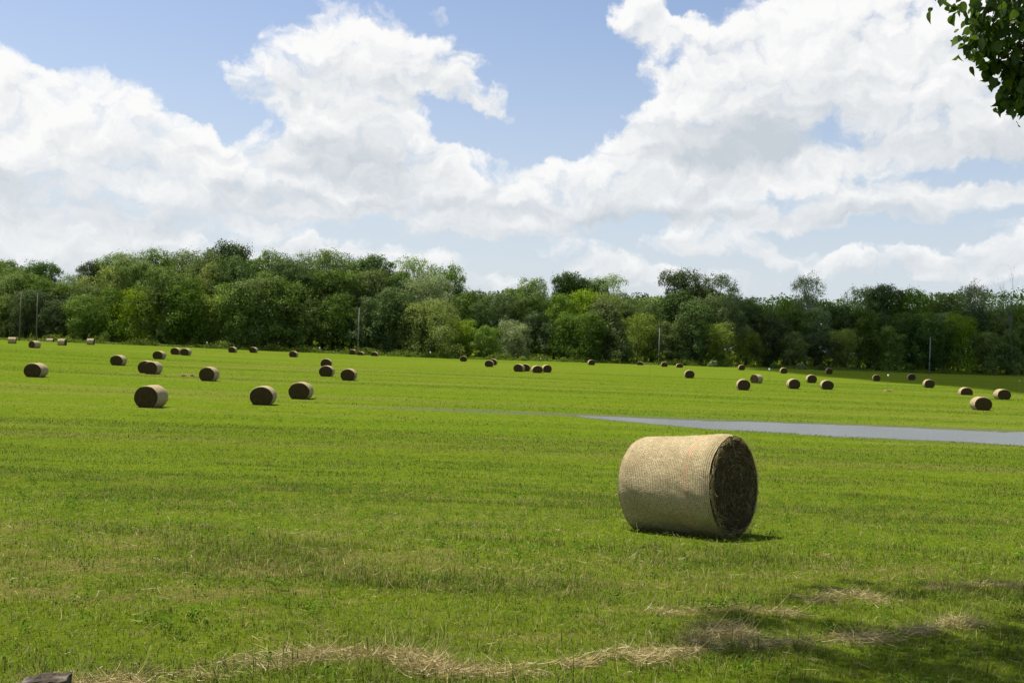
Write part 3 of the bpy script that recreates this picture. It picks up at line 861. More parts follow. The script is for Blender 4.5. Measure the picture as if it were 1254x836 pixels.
for row, lst in rows.items():
    lst.sort()
    for j, (px, kd, hf) in enumerate(lst):
        ex = rt.uniform(*DEPTH[row])
        xy = edge_point(px, ex)
        z0 = float(terr(*xy))
        # height: the skyline above this tree, seen from the camera's side of the wood
        top_y = TOPS[px] + (4 if px < 560 else 1) if row == 'back' and px in TOPS else float(np.interp(px, SKX, SKY_)) + (rt.uniform(1, 9) if row == 'back' else 6)
        base_y = project((xy[0], xy[1], z0))[1]
        Hfull = (base_y - top_y) / FX * xy[1]
        H = Hfull * hf
        mdl = LIB[row][kd % len(LIB[row])]
        sz = H / mdl['H']; sx = sz ** .6 * rt.uniform(.92, 1.15)
        if kd == 4 and row == 'back': sx *= .85
        # words that find it again: its row and its count from the nearest utility pole
        pole = min(POLES, key=lambda q: abs(q[0] - px))
        side = 'left' if px < pole[0] else 'right'
        same = sorted([q[0] for q in lst if min(POLES, key=lambda w: abs(w[0] - q[0])) == pole and (q[0] < pole[0]) == (side == 'left')], key=lambda q: abs(q - pole[0]))
        o_ = same.index(px)
        lab = '%s, %s of the %s row %s of the %s utility pole' % (KIND_WORD[(row, kd)].split(',')[0], ORD[o_], row, side, pole[1])
        place_tree(mdl, (xy[0], xy[1], z0 - .1), rt.uniform(0, 6.28), sx, sz, 'broadleaf_tree', lab, 'tree', 'broadleaf trees of the wood beyond the field')
        n_trees += 1
print('trees', n_trees)

# a bare tree at the far right
rsb = np.random.RandomState(44)
parts = []
def limb(p, d, L, r, lev):
    n_ = 5; pts = [p]; d = d / np.linalg.norm(d)
    for k in range(n_):
        d = d + rsb.normal(0, .10, 3) + np.array([0, 0, .05]); d /= np.linalg.norm(d); pts.append(pts[-1] + d * L / n_)
    parts.append(tube(pts, [r * (1 - .7 * k / n_) for k in range(n_ + 1)], 6 if lev < 2 else 4))
    if lev < 4:
        for k in range(2, n_ + 1):
            for s_ in range(2 if lev else 3):
                if lev == 0 and k < 3: continue
                dd = d * .8 + rsb.normal(0, .55, 3); dd[2] = abs(dd[2]) * .8 + .25
                limb(pts[k], dd, L * rsb.uniform(.28, .48), r * .42 * (1 - .1 * k), lev + 1)
limb(np.zeros(3), np.array([0, 0, 1.0]), 19, .34, 0)
xy = edge_point(1240, 1.5)
bt = empty('bare_tree', (xy[0], xy[1], float(terr(*xy)))); bt.scale = (.95, .95, 1.36)
tag(bt, 'leafless grey tree with thin bare twigs rising above the wood at the far right', 'tree')
tv, tq = join([p for p in parts])
np_mesh('trunk', parts[0][0], [parts[0][1]], M_GREY, bt, smooth=True)
bv, bq = join(parts[1:])
np_mesh('branches', bv, [bq], M_GREY, bt, smooth=True)

# trees deeper in the wood and the wooded rise behind: nobody could count them
def leaf_mass(name, pts_fn, n_, size, mat, label, seed):
    rs_ = np.random.RandomState(seed)
    C = pts_fn(rs_, n_)
    Nn = rs_.normal(0, .6, (len(C), 3)) + np.array([0, -.35, .5]); Nn /= np.linalg.norm(Nn, axis=1)[:, None]
    V, q, r_ = leaf_quads(C, Nn, size * rs_.uniform(.6, 1.4, len(C)), rs_)
    o = np_mesh(name, V, [q], mat, attrs={'rnd': r_})
    tag(o, label, 'woodland', kind='stuff'); return o
def deep(rs_, n_):
    px = rs_.uniform(-270, 1520, n_)
    i = rs_.randint(0, 150, n_)
    tx = rs_.uniform(-270, 1520, 150); td = rs_.uniform(44, 62, 150); th = rs_.uniform(.80, .93, 150)
    out_ = np.zeros((n_, 3))
    for k in range(150):
        m_ = np.where(i == k)[0]
        xy = edge_point(tx[k], td[k]); z0 = float(terr(*xy))
        Hf = (project((xy[0], xy[1], z0))[1] - float(np.interp(tx[k], SKX, SKY_))) / FX * xy[1] * th[k]
        t = rs_.rand(len(m_)) ** .7; a = rs_.rand(len(m_)) * 6.283
        rr = 6.5 * np.sqrt(np.clip(1 - (t - .5) ** 2 * 3.3, .05, 1)) * rs_.uniform(.7, 1.05, len(m_))
        out_[m_] = np.stack([xy[0] + rr * np.cos(a), xy[1] + rr * np.sin(a), z0 + t * Hf], -1)
    return out_
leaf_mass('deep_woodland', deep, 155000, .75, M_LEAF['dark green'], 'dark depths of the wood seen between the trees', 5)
def ridge(rs_, n_):
    px = rs_.uniform(560, 1500, n_); y_ = rs_.uniform(640, 700, n_)
    X = (px - 627) / FX * y_
    top = 365 - 6 * sm(px, 1050, 1150) + 12 * (1 - sm(px, 600, 800))
    bump_ = fbm(X / 8, y_ / 30, 4) * 16 - 10 + rs_.rand(n_) * 1.5
    horizon = 418 + (px - 627) * math.tan(ROLL)
    zt = (horizon - top) / FX * y_ + bump_
    return np.stack([X, y_, zt * (1 - rs_.rand(n_) ** 1.4 * .8)], -1)
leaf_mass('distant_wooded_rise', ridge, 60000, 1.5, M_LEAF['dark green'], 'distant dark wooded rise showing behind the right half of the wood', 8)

# rough grass, brambles and nettles along the foot of the wood
def fringe(rs_, n_):
    px = rs_.uniform(-270, 1480, n_)
    gx = np.linspace(-290, 1495, 301); E_ = np.array([edge_point(g, 0) for g in gx])
    e = np.stack([np.interp(px, gx, E_[:, 0]), np.interp(px, gx, E_[:, 1])], -1)
    k = 1 + rs_.uniform(-7, 6, n_) / e[:, 1]
    X, Y = e[:, 0] * k, e[:, 1] * k
    hgt = (.6 + 1.7 * sm(fbm(X / 5, Y / 5, 3), .42, .75)) * (1 - .5 * (px > 900))
    return np.stack([X, Y, terr(X, Y) + rs_.rand(n_) ** 1.2 * hgt], -1)
leaf_mass('rough_grass_fringe', fringe, 100000, .34, M_LEAF['yellow-green'], 'rough grass and weeds along the foot of the wood', 9)

# single shrubs at the edge
def make_shrub(seed, n_=1500):
    rs_ = np.random.RandomState(seed)
    u = rs_.normal(size=(n_, 3)); u /= np.linalg.norm(u, axis=1)[:, None]; u[:, 2] = np.abs(u[:, 2])
    L_ = fbm(u[:, 0] * 2 + 9 + seed, u[:, 1] * 2 + u[:, 2] * 2 + 9, 3) * .7 + .65
    C = u * L_[:, None] * rs_.uniform(.7, 1.03, (n_, 1)) * np.array([1, 1, 1.15])
    N_ = u + rs_.normal(0, .6, (n_, 3)); N_ /= np.linalg.norm(N_, axis=1)[:, None]
    V, q, r_ = leaf_quads(C, N_, .22 * rs_.uniform(.6, 1.4, n_), rs_)
    st_ = join([tube([[0, 0, 0], [.25 * math.cos(a_), .25 * math.sin(a_), .6]], [.04, .015], 5) for a_ in (0, 2, 4)])
    return (V, q, r_), st_
SHR = [make_shrub(s) for s in (1, 2)]
for px, py, w, mat, lab in [
    (222, 423.5, 13, 'grey-green', 'dull grey-green round shrub at the wood edge above the side-by-side pair of bales'),
    (303, 427.5, 6, 'grey-green', 'small pale shrub between the leftmost and rightmost of three spaced bales'),
    (322, 428, 10, 'grey-green', 'pale yellowish shrub just right of the rightmost of three spaced tiny bales'),
    (448, 433.5, 11, 'mid green', 'green bramble bush right of the third utility pole from the left'),
    (482, 435.5, 10, 'mid green', 'low green bush right of the tiny bales beside the third utility pole'),
    (499, 437, 9, 'mid green', 'small green bush left of the white-topped marker left of centre'),
    (846, 447.5, 12, 'yellow-green', 'bright low bush at wood edge above the small bale right of centre'),
    (873, 449, 14, 'grey-green', 'faded greyish bush at the wood edge left of the leftmost mid-right bale'),
    (980, 452, 14, 'grey-green', 'round pale shrub at the wood edge between two tiny dark bales'),
    (948, 451, 11, 'mid green', 'dusky bush left of the round pale shrub at the wood edge'),
    (1004, 453, 12, 'dark green', 'dark bush right of the round pale shrub at the wood edge'),
    (1160, 457.5, 12, 'mid green', 'low shaded bush just right of the rightmost utility pole'),
    (690, 443, 11, 'mid green', 'low green bush at the wood edge right of the four clustered bales'),
    (640, 441.5, 10, 'yellow-green', 'low pale green bush at the wood edge above the four clustered bales')]:
    p = hit(px, py); s_ = w / 2 / FX * p[1]
    root = empty('shrub', (p[0], p[1], p[2]), px); root.scale = (s_, s_, s_ * .95)
    tag(root, lab, 'shrub', 'shrubs along the edge of the wood')
    (V, q, r_), st_ = SHR[int(px) % 2]
    np_mesh('foliage', V, [q], M_LEAF[mat], root, attrs={'rnd': r_})
    np_mesh('stem', st_[0], [st_[1]], M_BARK, root)

# ------------------------------------------------------------------ utility poles and marker stakes
m_pole, T = material('weathered_pole')
tc = T.add('ShaderNodeTexCoord'); n_ = T.noise(T.vec('MULTIPLY', tc.outputs['Object'], (8, 8, .6)), 1.5, 4, .6)
T.l.new(principled(T, T.mix(n_, (.13, .125, .11), (.27, .26, .24)), .8), T.out.inputs[0])
m_band, T = material('dark_iron'); T.l.new(principled(T, (.04, .04, .04), .6), T.out.inputs[0])
m_brown, T = material('brown_pole')
tc = T.add('ShaderNodeTexCoord'); n_ = T.noise(T.vec('MULTIPLY', tc.outputs['Object'], (8, 8, .6)), 1.5, 4, .6)
T.l.new(principled(T, T.mix(n_, (.10, .075, .05), (.22, .17, .12)), .8), T.out.inputs[0])
m_ins, T = material('porcelain'); T.l.new(principled(T, (.55, .55, .52), .3), T.out.inputs[0])
def lathe_z(prof, seg=12):
    a_ = np.linspace(0, 2 * np.pi, seg, endpoint=False)
    V = np.array([[r_ * np.cos(t), r_ * np.sin(t), z_] for r_, z_ in prof for t in a_])
    ii = np.arange(len(prof) * seg).reshape(len(prof), seg); jj = np.roll(ii, -1, axis=1)
    return V, np.stack([ii[:-1], jj[:-1], jj[1:], ii[1:]], -1).reshape(-1, 4)
pole_tops = []
for px, pb, pt, mat, bandz, lab, lean in [
    (23.5, 417.2, 358, m_brown, None, 'weathered brown utility pole at far left, leftmost of the two close together', .012),
    (44.3, 418, 360, m_brown, None, 'brown utility pole at far left, right one of two, with a small crossarm', 0),
    (438, 434.5, 377.5, m_pole, .30, 'tall pale grey utility pole left of centre with a dark band low down', 0),
    (806.3, 447, 402, m_pole, .22, 'slim grey utility pole right of centre before a bright green tree', 0),
    (1137.8, 458.6, 413.5, m_pole, .36, 'pale grey utility pole before the shaded wood at right', 0)]:
    p = hit(px, pb); Hp = (pb - pt) / FX * p[1]
    root = empty('utility_pole', (p[0], p[1], p[2] - .1)); tag(root, lab, 'utility pole', 'utility poles along the edge of the wood')
    root.rotation_euler = (0, lean, 0)
    v_, q_ = lathe_z([(.01, 0), (.19, 0), (.17, Hp * .5), (.13, Hp), (.01, Hp + .02)])
    np_mesh('shaft', v_, [q_], mat, root, smooth=False)
    if bandz:
        v_, q_ = lathe_z([(.205, 0), (.25, .02), (.25, .75), (.205, .77)])
        b = np_mesh('band', v_, [q_], m_band, root); b.location = (0, 0, Hp * bandz)
    if px < 50 or px > 400:
        v_, q_ = tube([[-.45 if px < 50 else -.12, .22, Hp - .35], [.45 if px < 50 else .12, .22, Hp - .35]], [.07, .07], 6)
        arm = np_mesh('crossarm', v_, [q_], m_brown, root)
    else: arm = root
    v_, q_ = lathe_z([(.01, Hp + .02), (.07, Hp + .02), (.09, Hp + .14), (.05, Hp + .24), (.01, Hp + .25)], 8)
    np_mesh('insulator', v_, [q_], m_ins, arm)
    pole_tops.append(np.array([p[0], p[1], p[2] + Hp]))
m_wire, T = material('wire'); T.l.new(principled(T, (.05, .05, .05), .5), T.out.inputs[0])
pole_tops[0] = pole_tops[0] + np.array([0, 0, 0])
for (a_, b_), lab in zip([(1, 2), (2, 3), (3, 4)], ['left', 'middle', 'right']):
    A, B = pole_tops[a_], pole_tops[b_]
    ts = np.linspace(0, 1, 15)
    pts = [A * (1 - t) + B * t - np.array([0, 0, 2.2 * 4 * t * (1 - t) * .5]) for t in ts]
    v_, q_ = tube(pts, [.014] * 15, 4)
    w_ = np_mesh('overhead_wire', v_, [q_], m_wire)
    tag(w_, 'thin overhead wire, %s one of three spans between utility poles along the wood' % lab, 'wire', 'overhead wires')

m_white, T = material('white_paint'); T.l.new(principled(T, (.78, .80, .82), .5), T.out.inputs[0])
m_stake, T = material('grey_stake'); T.l.new(principled(T, (.14, .15, .09), .8), T.out.inputs[0])
m_box = None
for px, pb, pt, lab in [
    (253, 434, 418.5, 'thin marker stake with pale top at left, rising from a weedy sprig'),
    (391, 440.5, 425, 'thin marker stake with pale blue-white top above the two bales in line'),
    (526.5, 447, 430.5, 'thin marker stake with white top left of picture centre'),
    (662, 444, 438.2, 'tiny white-topped stake at the wood edge above the four clustered bales'),
    (795.5, 464, 445.2, 'thin marker stake with faint top below the slim utility pole'),
    (941.5, 472, 450.8, 'marker stake with bright white top above the leftmost mid-right bale'),
    (1087, 478, 458.2, 'marker stake with white top and a patch of brown straw at its foot'),
    (1248, 486, 465.5, 'faint grey marker stake at the far right edge')]:
    p = hit(px, pb); Hp = (pb - pt) / FX * p[1]
    root = empty('marker_stake', (p[0], p[1], p[2] - .02)); tag(root, lab, 'marker stake', 'white-topped marker stakes standing in the field')
    v_, q_ = tube([[0, 0, 0], [.01, 0, Hp * .5], [.015, 0, Hp - .1]], [.018, .016, .014], 6); np_mesh('stake', v_, [q_], m_stake, root)
    k_ = .75 if px > 1200 or px == 795.5 else 1.0
    v_, q_ = lathe_z([(.005, Hp - .34 * k_), (.10 * k_, Hp - .34 * k_), (.135 * k_, Hp - .2 * k_), (.13 * k_, Hp - .02), (.09 * k_, Hp), (.005, Hp + .01)], 10)
    np_mesh('marker_head', v_, [q_], m_white if k_ == 1 else m_pole, root)
    if px in (253,):
        (V, q, r_), st_ = SHR[0]
        f_ = np_mesh('weed', V * .32 * np.array([1, 1, 1.3]) + np.array([.3, 0, Hp * .62]), [q[:400]], M_LEAF['yellow-green'], root, attrs={'rnd': r_})

# brown straw heap at the foot of a stake, pale scraps near the left bales
for px, py, w, lab in [(1088, 479, 10, 'small patch of brown straw at the foot of the marker stake at right'), (225.2, 460.8, 5, 'left one of two small pale straw scraps left of a single bale'), (235.5, 460.9, 4.5, 'right one of two small pale straw scraps left of a single bale')]:
    p = hit(px, py); rs_ = np.random.RandomState(int(px)); n_ = 500; s_ = w / 2 / FX * p[1]
    P0 = np.stack([rs_.normal(0, .4, n_) * s_, rs_.normal(0, .4, n_) * s_, np.abs(rs_.normal(0, .10, n_)) + .05], -1)
    D_ = rs_.normal(size=(n_, 3)) * np.array([1, 1, .25]); D_ /= np.linalg.norm(D_, axis=1)[:, None]
    v_, q_, r_ = strands(P0, D_, rs_.uniform(.15, .4, n_), rs_.uniform(.02, .04, n_), rs_)
    o = np_mesh('straw_patch', v_, [q_], m_straw, attrs={'rnd': r_}); o.location = p
    tag(o, lab, 'straw', 'small patches of loose straw')

# ------------------------------------------------------------------ turf blades, straw litter, weeds
def blade_mat(name, g0, g1, dcol0, dcol1, trans=.35):
    m, T = material(name)
    rn = attr(T, 'rnd').outputs['Fac']; dr = attr(T, 'dry').outputs['Fac']; tp = attr(T, 'tipf').outputs['Fac']
    c = T.mix(rn, g0, g1)
    c = T.mix(T.math('MULTIPLY', tp, .35), c, (.36, .44, .04))
    c = T.mix(dr, c, T.mix(rn, dcol0, dcol1))
    leafy(T, c, trans, .55, .012, k=.68)
    return m
M_BLADE = blade_mat('grass_blade', (.042, .076, .006), (.350, .418, .034), (.24, .17, .05), (.66, .54, .22), .42)

def sector(rs_, n_, y0, y1, margin=1.12):
    u_ = rs_.rand(n_); y = np.sqrt(y0 ** 2 + u_ * (y1 ** 2 - y0 ** 2))
    x = rs_.uniform(-1, 1, n_) * (y * .514 * 1.10 + 2.6)
    return x, y

def blades(name, seed, n_, y0, y1, h0, h1, w, dens_pow=1.0, dry_bias=0.0, clump=0.0):
    rs_ = np.random.RandomState(seed)
    x, y = sector(rs_, n_, y0, y1)
    if clump:
        k = max(1, n_ // 9); cx, cy = sector(rs_, k, y0, y1); pick = rs_.randint(0, k, n_)
        use = rs_.rand(n_) < clump
        x = np.where(use, cx[pick] + rs_.normal(0, .028, n_) * (y / 8), x); y = np.where(use, cy[pick] + rs_.normal(0, .028, n_) * (y / 8), y)
    dry = dry_field(x, y); lush = lush_field(x, y)
    c, hw = swale_c(x)
    wet = (np.abs(y - c) < hw + .5) & (x > -9)
    keep = rs_.rand(len(x)) < (1 - .45 * np.clip(dry, 0, 1)) * (.75 + .25 * lush)
    keep &= (rs_.rand(len(x)) < 1 - sm(y, y1 * .62, y1)) & (rs_.rand(len(x)) < .25 + .75 * sm(y, y0, y0 * 1.45) if y0 > 4.5 else True)
    keep &= ~wet | (rs_.rand(len(x)) < np.where(x > 5, .05, .35))
    # nothing grows up through the near bale
    lx = (x - ctr[0]) * math.cos(yaw) + (y - ctr[1]) * math.sin(yaw); ly = -(x - ctr[0]) * math.sin(yaw) + (y - ctr[1]) * math.cos(yaw)
    keep &= ~((np.abs(lx) < .72) & (np.abs(ly) < .42))
    rimg = (np.abs(lx) < .9) & (np.abs(ly) < .62)
    x, y, dry, lush, rimg = x[keep], y[keep], dry[keep], lush[keep], rimg[keep]
    m = len(x); z = terr(x, y) - .006
    h = rs_.uniform(h0, h1, m) * (.62 + .55 * lush + .35 * fbm(x * 1.5, y * 1.5, 2)) * np.where(rs_.rand(m) < .05, 1.5, 1) * np.where(rimg, 2.1, 1)
    an = rs_.rand(m) * 6.283; ln = rs_.uniform(.15, 1.5, m) ** 1.2
    dx, dy = np.cos(an), np.sin(an)
    sa = an + rs_.uniform(.8, 2.3, m); sx, sy = np.cos(sa), np.sin(sa)
    ww = w * rs_.uniform(.6, 1.3, m)
    P0 = np.stack([x, y, z], -1)
    S = np.stack([sx, sy, np.zeros(m)], -1)
    D_ = np.stack([dx, dy, np.zeros(m)], -1)
    up = np.array([0, 0, 1.0])
    p1 = P0 + up * (h * .55)[:, None] + D_ * (h * ln * .28)[:, None]
    p2 = P0 + up * (h * (1 - .42 * ln))[:, None] + D_ * (h * ln)[:, None]
    V = np.stack([P0 - S * (ww * .5)[:, None], P0 + S * (ww * .5)[:, None], p1 + S * (ww * .42)[:, None], p1 - S * (ww * .42)[:, None], p2], 1).reshape(-1, 3)
    b = (np.arange(m) * 5)[:, None]
    q = np.concatenate([b, b + 1, b + 2, b + 3], 1); t = np.concatenate([b + 3, b + 2, b + 4], 1)
    rnd = np.clip(rs_.rand(m) ** 1.3 * .95 + .12 * (1 - lush) - .10 * lush + .25 * (fbm(x / .3, y / .3, 2) - .5), 0, 1)
    isdry = (rs_.rand(m) < np.clip(.05 + .10 * (1 - sm(y, 9, 18)) + .55 * dry + dry_bias, 0, .92)) * rs_.uniform(.55, 1, m)
    o = np_mesh(name, V, [q, t], M_BLADE, attrs={'rnd': np.repeat(rnd, 5), 'dry': np.repeat(isdry, 5), 'tipf': np.tile([0, 0, .4, .4, 1.], m)})
    return o
g1_ = blades('meadow_grass', 21, 330000, 3.9, 12, .025, .075, .0046, clump=.55)
tag(g1_, 'short mown grass blades in the foreground', 'grass', kind='stuff')
g2_ = blades('meadow_grass', 22, 310000, 7.5, 30, .035, .085, .0075, clump=.55)
tag(g2_, 'short mown grass around the near bale', 'grass', kind='stuff')
g3_ = blades('meadow_grass', 23, 270000, 19, 72, .045, .10, .016, clump=.5)
tag(g3_, 'short mown grass on the lower part of the bank', 'grass', kind='stuff')
g4_ = blades('meadow_grass', 24, 260000, 45, 230, .05, .12, .045, clump=.4)
tag(g4_, 'short grass of the flat field around the water', 'grass', kind='stuff')

# longer tufts
g5_ = blades('grass_tufts', 25, 9000, 4.0, 14, .09, .17, .0065, clump=.93)
tag(g5_, 'scattered longer grass tufts in the foreground', 'grass', kind='stuff')

# dry cut hay lying in rows and scattered over the stubble
rs_ = np.random.RandomState(31)
Xs, Ys, Zs = [], [], []
for P_, w, n_ in zip(SWATHS, SW_W, [9500, 1200, 3000, 600, 900, 500]):
    P_ = np.array(P_); seg_ = np.hypot(*np.diff(P_, axis=0).T); cum = np.concatenate([[0], np.cumsum(seg_)])
    t = rs_.uniform(0, cum[-1], n_)
    # bunched up in places
    t += .18 * np.sin(t * 5 + w * 40) 
    x = np.interp(t, cum, P_[:, 0]) + rs_.normal(0, w * .62, n_); y = np.interp(t, cum, P_[:, 1]) + rs_.normal(0, w * .62, n_)
    k = rs_.rand(n_) < sm(fbm(x / .35, y / .25, 2), .22, .5)
    Xs.append(x[k]); Ys.append(y[k]); Zs.append(np.abs(rs_.normal(0, .016, k.sum())) + .01)
x, y = sector(rs_, 42000, 4, 17); k = rs_.rand(len(x)) < .14 + .5 * dry_field(x, y)
Xs.append(x[k]); Ys.append(y[k]); Zs.append(np.full(k.sum(), .012) + rs_.rand(k.sum()) * .03)
x = np.concatenate(Xs); y = np.concatenate(Ys); dz = np.concatenate(Zs); n_ = len(x)
P0 = np.stack([x, y, terr(x, y) + dz], -1)
an = rs_.rand(n_) * 6.283; an = np.where(rs_.rand(n_) < .45, rs_.normal(0, .5, n_) + np.pi * (rs_.rand(n_) < .5), an)
D_ = np.stack([np.cos(an), np.sin(an) * .9, rs_.normal(.04, .16, n_)], -1); D_ /= np.linalg.norm(D_, axis=1)[:, None]
v_, q_, r_ = strands(P0, D_, rs_.uniform(.03, .16, n_) * np.where(rs_.rand(n_) < .5, .6, 1), rs_.uniform(.0018, .0038, n_), rs_, .75, 4)
o = np_mesh('dry_hay_litter', v_, [q_], m_straw, attrs={'rnd': r_}); tag(o, 'dry cut hay lying in loose rows on the stubble', 'hay', kind='stuff')

# small broad-leaved weeds
m_weed, T = material('weed_leaf')
rn = attr(T, 'rnd').outputs['Fac']
leafy(T, T.mix(rn, (.060, .130, .012), (.20, .33, .030)), .40, .6, .0)
rs_ = np.random.RandomState(41)
cx, cy = sector(rs_, 2600, 4.2, 26)
fixed = [(290, 716, 1.6), (380, 745, 1.2), (395, 752, 1.1), (560, 690, 1.2), (105, 735, 1.3), (215, 765, 1.8), (220, 760, 1.4), (1030, 666, 1.9), (1042, 664, 1.5), (870, 745, 2.0), (895, 748, 1.8), (920, 742, 1.6), (330, 722, 1.1), (690, 700, 1.2), (1110, 690, 1.4), (1155, 740, 1.3), (760, 735, 1.2), (180, 690, 1.2)]
C_, N_, S_ = [], [], []
def weed(x, y, k):
    z = float(terr(x, y))
    for j in range(rs_.randint(14, 34)):
        a_ = rs_.rand() * 6.283; r0 = rs_.uniform(.01, .085) * k; hz_ = rs_.uniform(.02, .10) * k
        C_.append((x + r0 * math.cos(a_), y + r0 * math.sin(a_), z + hz_))
        nn = np.array([math.cos(a_) * .5, math.sin(a_) * .5, .8]) + rs_.normal(0, .3, 3); N_.append(nn / np.linalg.norm(nn)); S_.append(rs_.uniform(.016, .034) * k)
for x, y in zip(cx, cy): weed(x, y, rs_.uniform(.35, .85) * (1 + y / 30))
for px, py, k in fixed:
    p = hit(px, py); [weed(p[0] + rs_.normal(0, .06 * k), p[1] + rs_.normal(0, .06 * k), .9) for _ in range(int(3 * k))]
V, q, r_ = leaf_quads(np.array(C_), np.array(N_), np.array(S_), rs_)
o = np_mesh('clover_and_weeds', V, [q], m_weed, attrs={'rnd': r_}); tag(o, 'small broad-leaved weeds scattered through the turf', 'weeds', kind='stuff')

# ------------------------------------------------------------------ weathered post top at the bottom left
m_post, T = material('old_post_wood')
tc = T.add('ShaderNodeTexCoord')
n1_ = T.noise(T.vec('MULTIPLY', tc.outputs['Object'], (30, 30, 3)), 1.0, 5, .7)
n2_ = T.noise(tc.outputs['Object'], 9, 4, .6)
c = T.mix(n1_, (.020, .015, .010), (.11, .085, .055)); c = T.mix(T.remap(n2_, .45, .65), c, (.22, .19, .15))
T.l.new(principled(T, c, .85, bump(T, n1_, 1, .02), .15), T.out.inputs[0])
d_ = ray(57, 829); k = 4.45 / d_[1]; pt = d_ * k
gz = float(terr(pt[0], pt[1]))
hp = pt[2] - gz
root = empty('wooden_post', (pt[0], pt[1], gz), math.radians(12)); tag(root, 'stub of a weathered dark brown wooden post at the bottom left corner', 'post')
import bmesh
bm = bmesh.new(); bmesh.ops.create_cube(bm, size=1.0)
bmesh.ops.scale(bm, vec=(.185, .12, hp + .25), verts=bm.verts); bmesh.ops.translate(bm, vec=(0, 0, (hp - .25) / 2), verts=bm.verts)
bmesh.ops.subdivide_edges(bm, edges=bm.edges, cuts=5, use_grid_fill=True)
rp = random.Random(3)
for v in bm.verts:
    v.co += Vector((rp.uniform(-.004, .004), rp.uniform(-.004, .004), 0))
    if v.co.z > hp - .01: v.co.z += rp.uniform(-.012, .006) + v.co.x * .03
me = bpy.data.meshes.new('post_shaft'); bm.to_mesh(me); bm.free(); me.materials.append(m_post)
o = bpy.data.objects.new('post_shaft', me); COL.objects.link(o); o.parent = root

# ------------------------------------------------------------------ the tree whose branches hang into the top right corner
m_big, T = material('branch_leaf')
rn = attr(T, 'rnd').outputs['Fac']
leafy(T, T.mix(rn, (.036, .076, .007), (.140, .220, .018)), .45, .5, .02)
rs_ = np.random.RandomState(77)
tree = empty('overhanging_tree', (6.3, 2.2, float(terr(6.3, 2.2)) - .05))
tag(tree, 'broad-leaved tree whose leafy branches hang into the top right corner', 'tree')
TO = np.array(tree.location)
def loc(px, py, dist):
    d_ = ray(px + 10, py - 5); return d_ * (dist / d_[1])
twig_ends = []     # (point, radius, leaves)
for px, py, dist, r_, n_ in [
    (1185, 12, 6.0, .15, 26), (1200, 22, 6.1, .16, 30), (1225, 28, 6.0, .16, 34), (1245, 18, 6.2, .16, 30), (1270, 20, 6.3, .2, 40),
    (1183, 52, 6.1, .11, 22), (1200, 48, 6.2, .13, 28), (1220, 58, 6.3, .13, 28), (1190, 36, 6.2, .11, 20), (1175, 60, 6.1, .05, 5),
    (1203, 75, 6.2, .10, 20), (1202, 86, 6.2, .06, 9), (1246, 45, 6.1, .15, 24), (1262, 70, 6.2, .18, 36), (1238, 82, 6.2, .13, 26), (1222, 92, 6.2, .10, 18),
    (1246, 100, 6.2, .13, 28), (1232, 112, 6.2, .12, 24), (1228, 124, 6.2, .11, 18), (1247, 122, 6.2, .12, 22), (1219, 130, 6.2, .04, 4), (1243, 136, 6.2, .06, 7), (1275, 110, 6.3, .18, 30),
    (1290, 60, 6.5, .25, 40), (1280, -20, 6.4, .3, 50), (1230, -30, 6.3, .3, 50), (1190, -30, 6.2, .25, 40), (1320, 20, 6.6, .3, 50), (1340, 100, 6.7, .3, 40)]:
    twig_ends.append((loc(px, py, dist), r_, n_))
# the crown above the picture: it throws the dapple onto the grass at the lower right
SH = [(880, 770), (930, 765), (860, 790), (905, 755), (1010, 765), (1060, 775), (1090, 785), (1130, 775), (1170, 790), (1210, 800), (1250, 785), (1240, 810), (1180, 822), (1110, 815), (1060, 820), (1000, 800), (1270, 760), (1120, 800), (1225, 772),
      (1020, 722), (1060, 715), (1110, 728), (1150, 718), (1190, 722), (1230, 716), (1260, 722), (985, 735), (1290, 740), (1150, 835), (1230, 838), (1000, 838), (900, 800), (1290, 800), (1300, 830), (1060, 850), (1200, 860), (950, 790)]
for i, (px, py) in enumerate(SH):
    g_ = hit(px, py); t_ = rs_.uniform(6.0, 8.5)
    p = g_ + SUN_DIR * t_
    while project(p)[1] > -150: p = p + SUN_DIR * .3
    twig_ends.append((p, rs_.uniform(.20, .34), int(rs_.uniform(220, 330))))
for i in range(120):   # the rest of the crown, round the trunk
    a_ = rs_.rand() * 6.283; e_ = rs_.uniform(-.2, 1.3); R_ = rs_.uniform(2.0, 4.0)
    p = TO + np.array([math.cos(a_) * math.cos(e_) * R_, math.sin(a_) * math.cos(e_) * R_, 6.6 + math.sin(e_) * R_ * 1.15])
    q_ = project(p) if p[1] > .3 else (0, -900)
    if p[1] > -.5 and (p[1] < .8 or q_[1] > -420) and q_[0] < 1900: continue
    twig_ends.append((p, rs_.uniform(.35, .6), int(rs_.uniform(30, 50))))
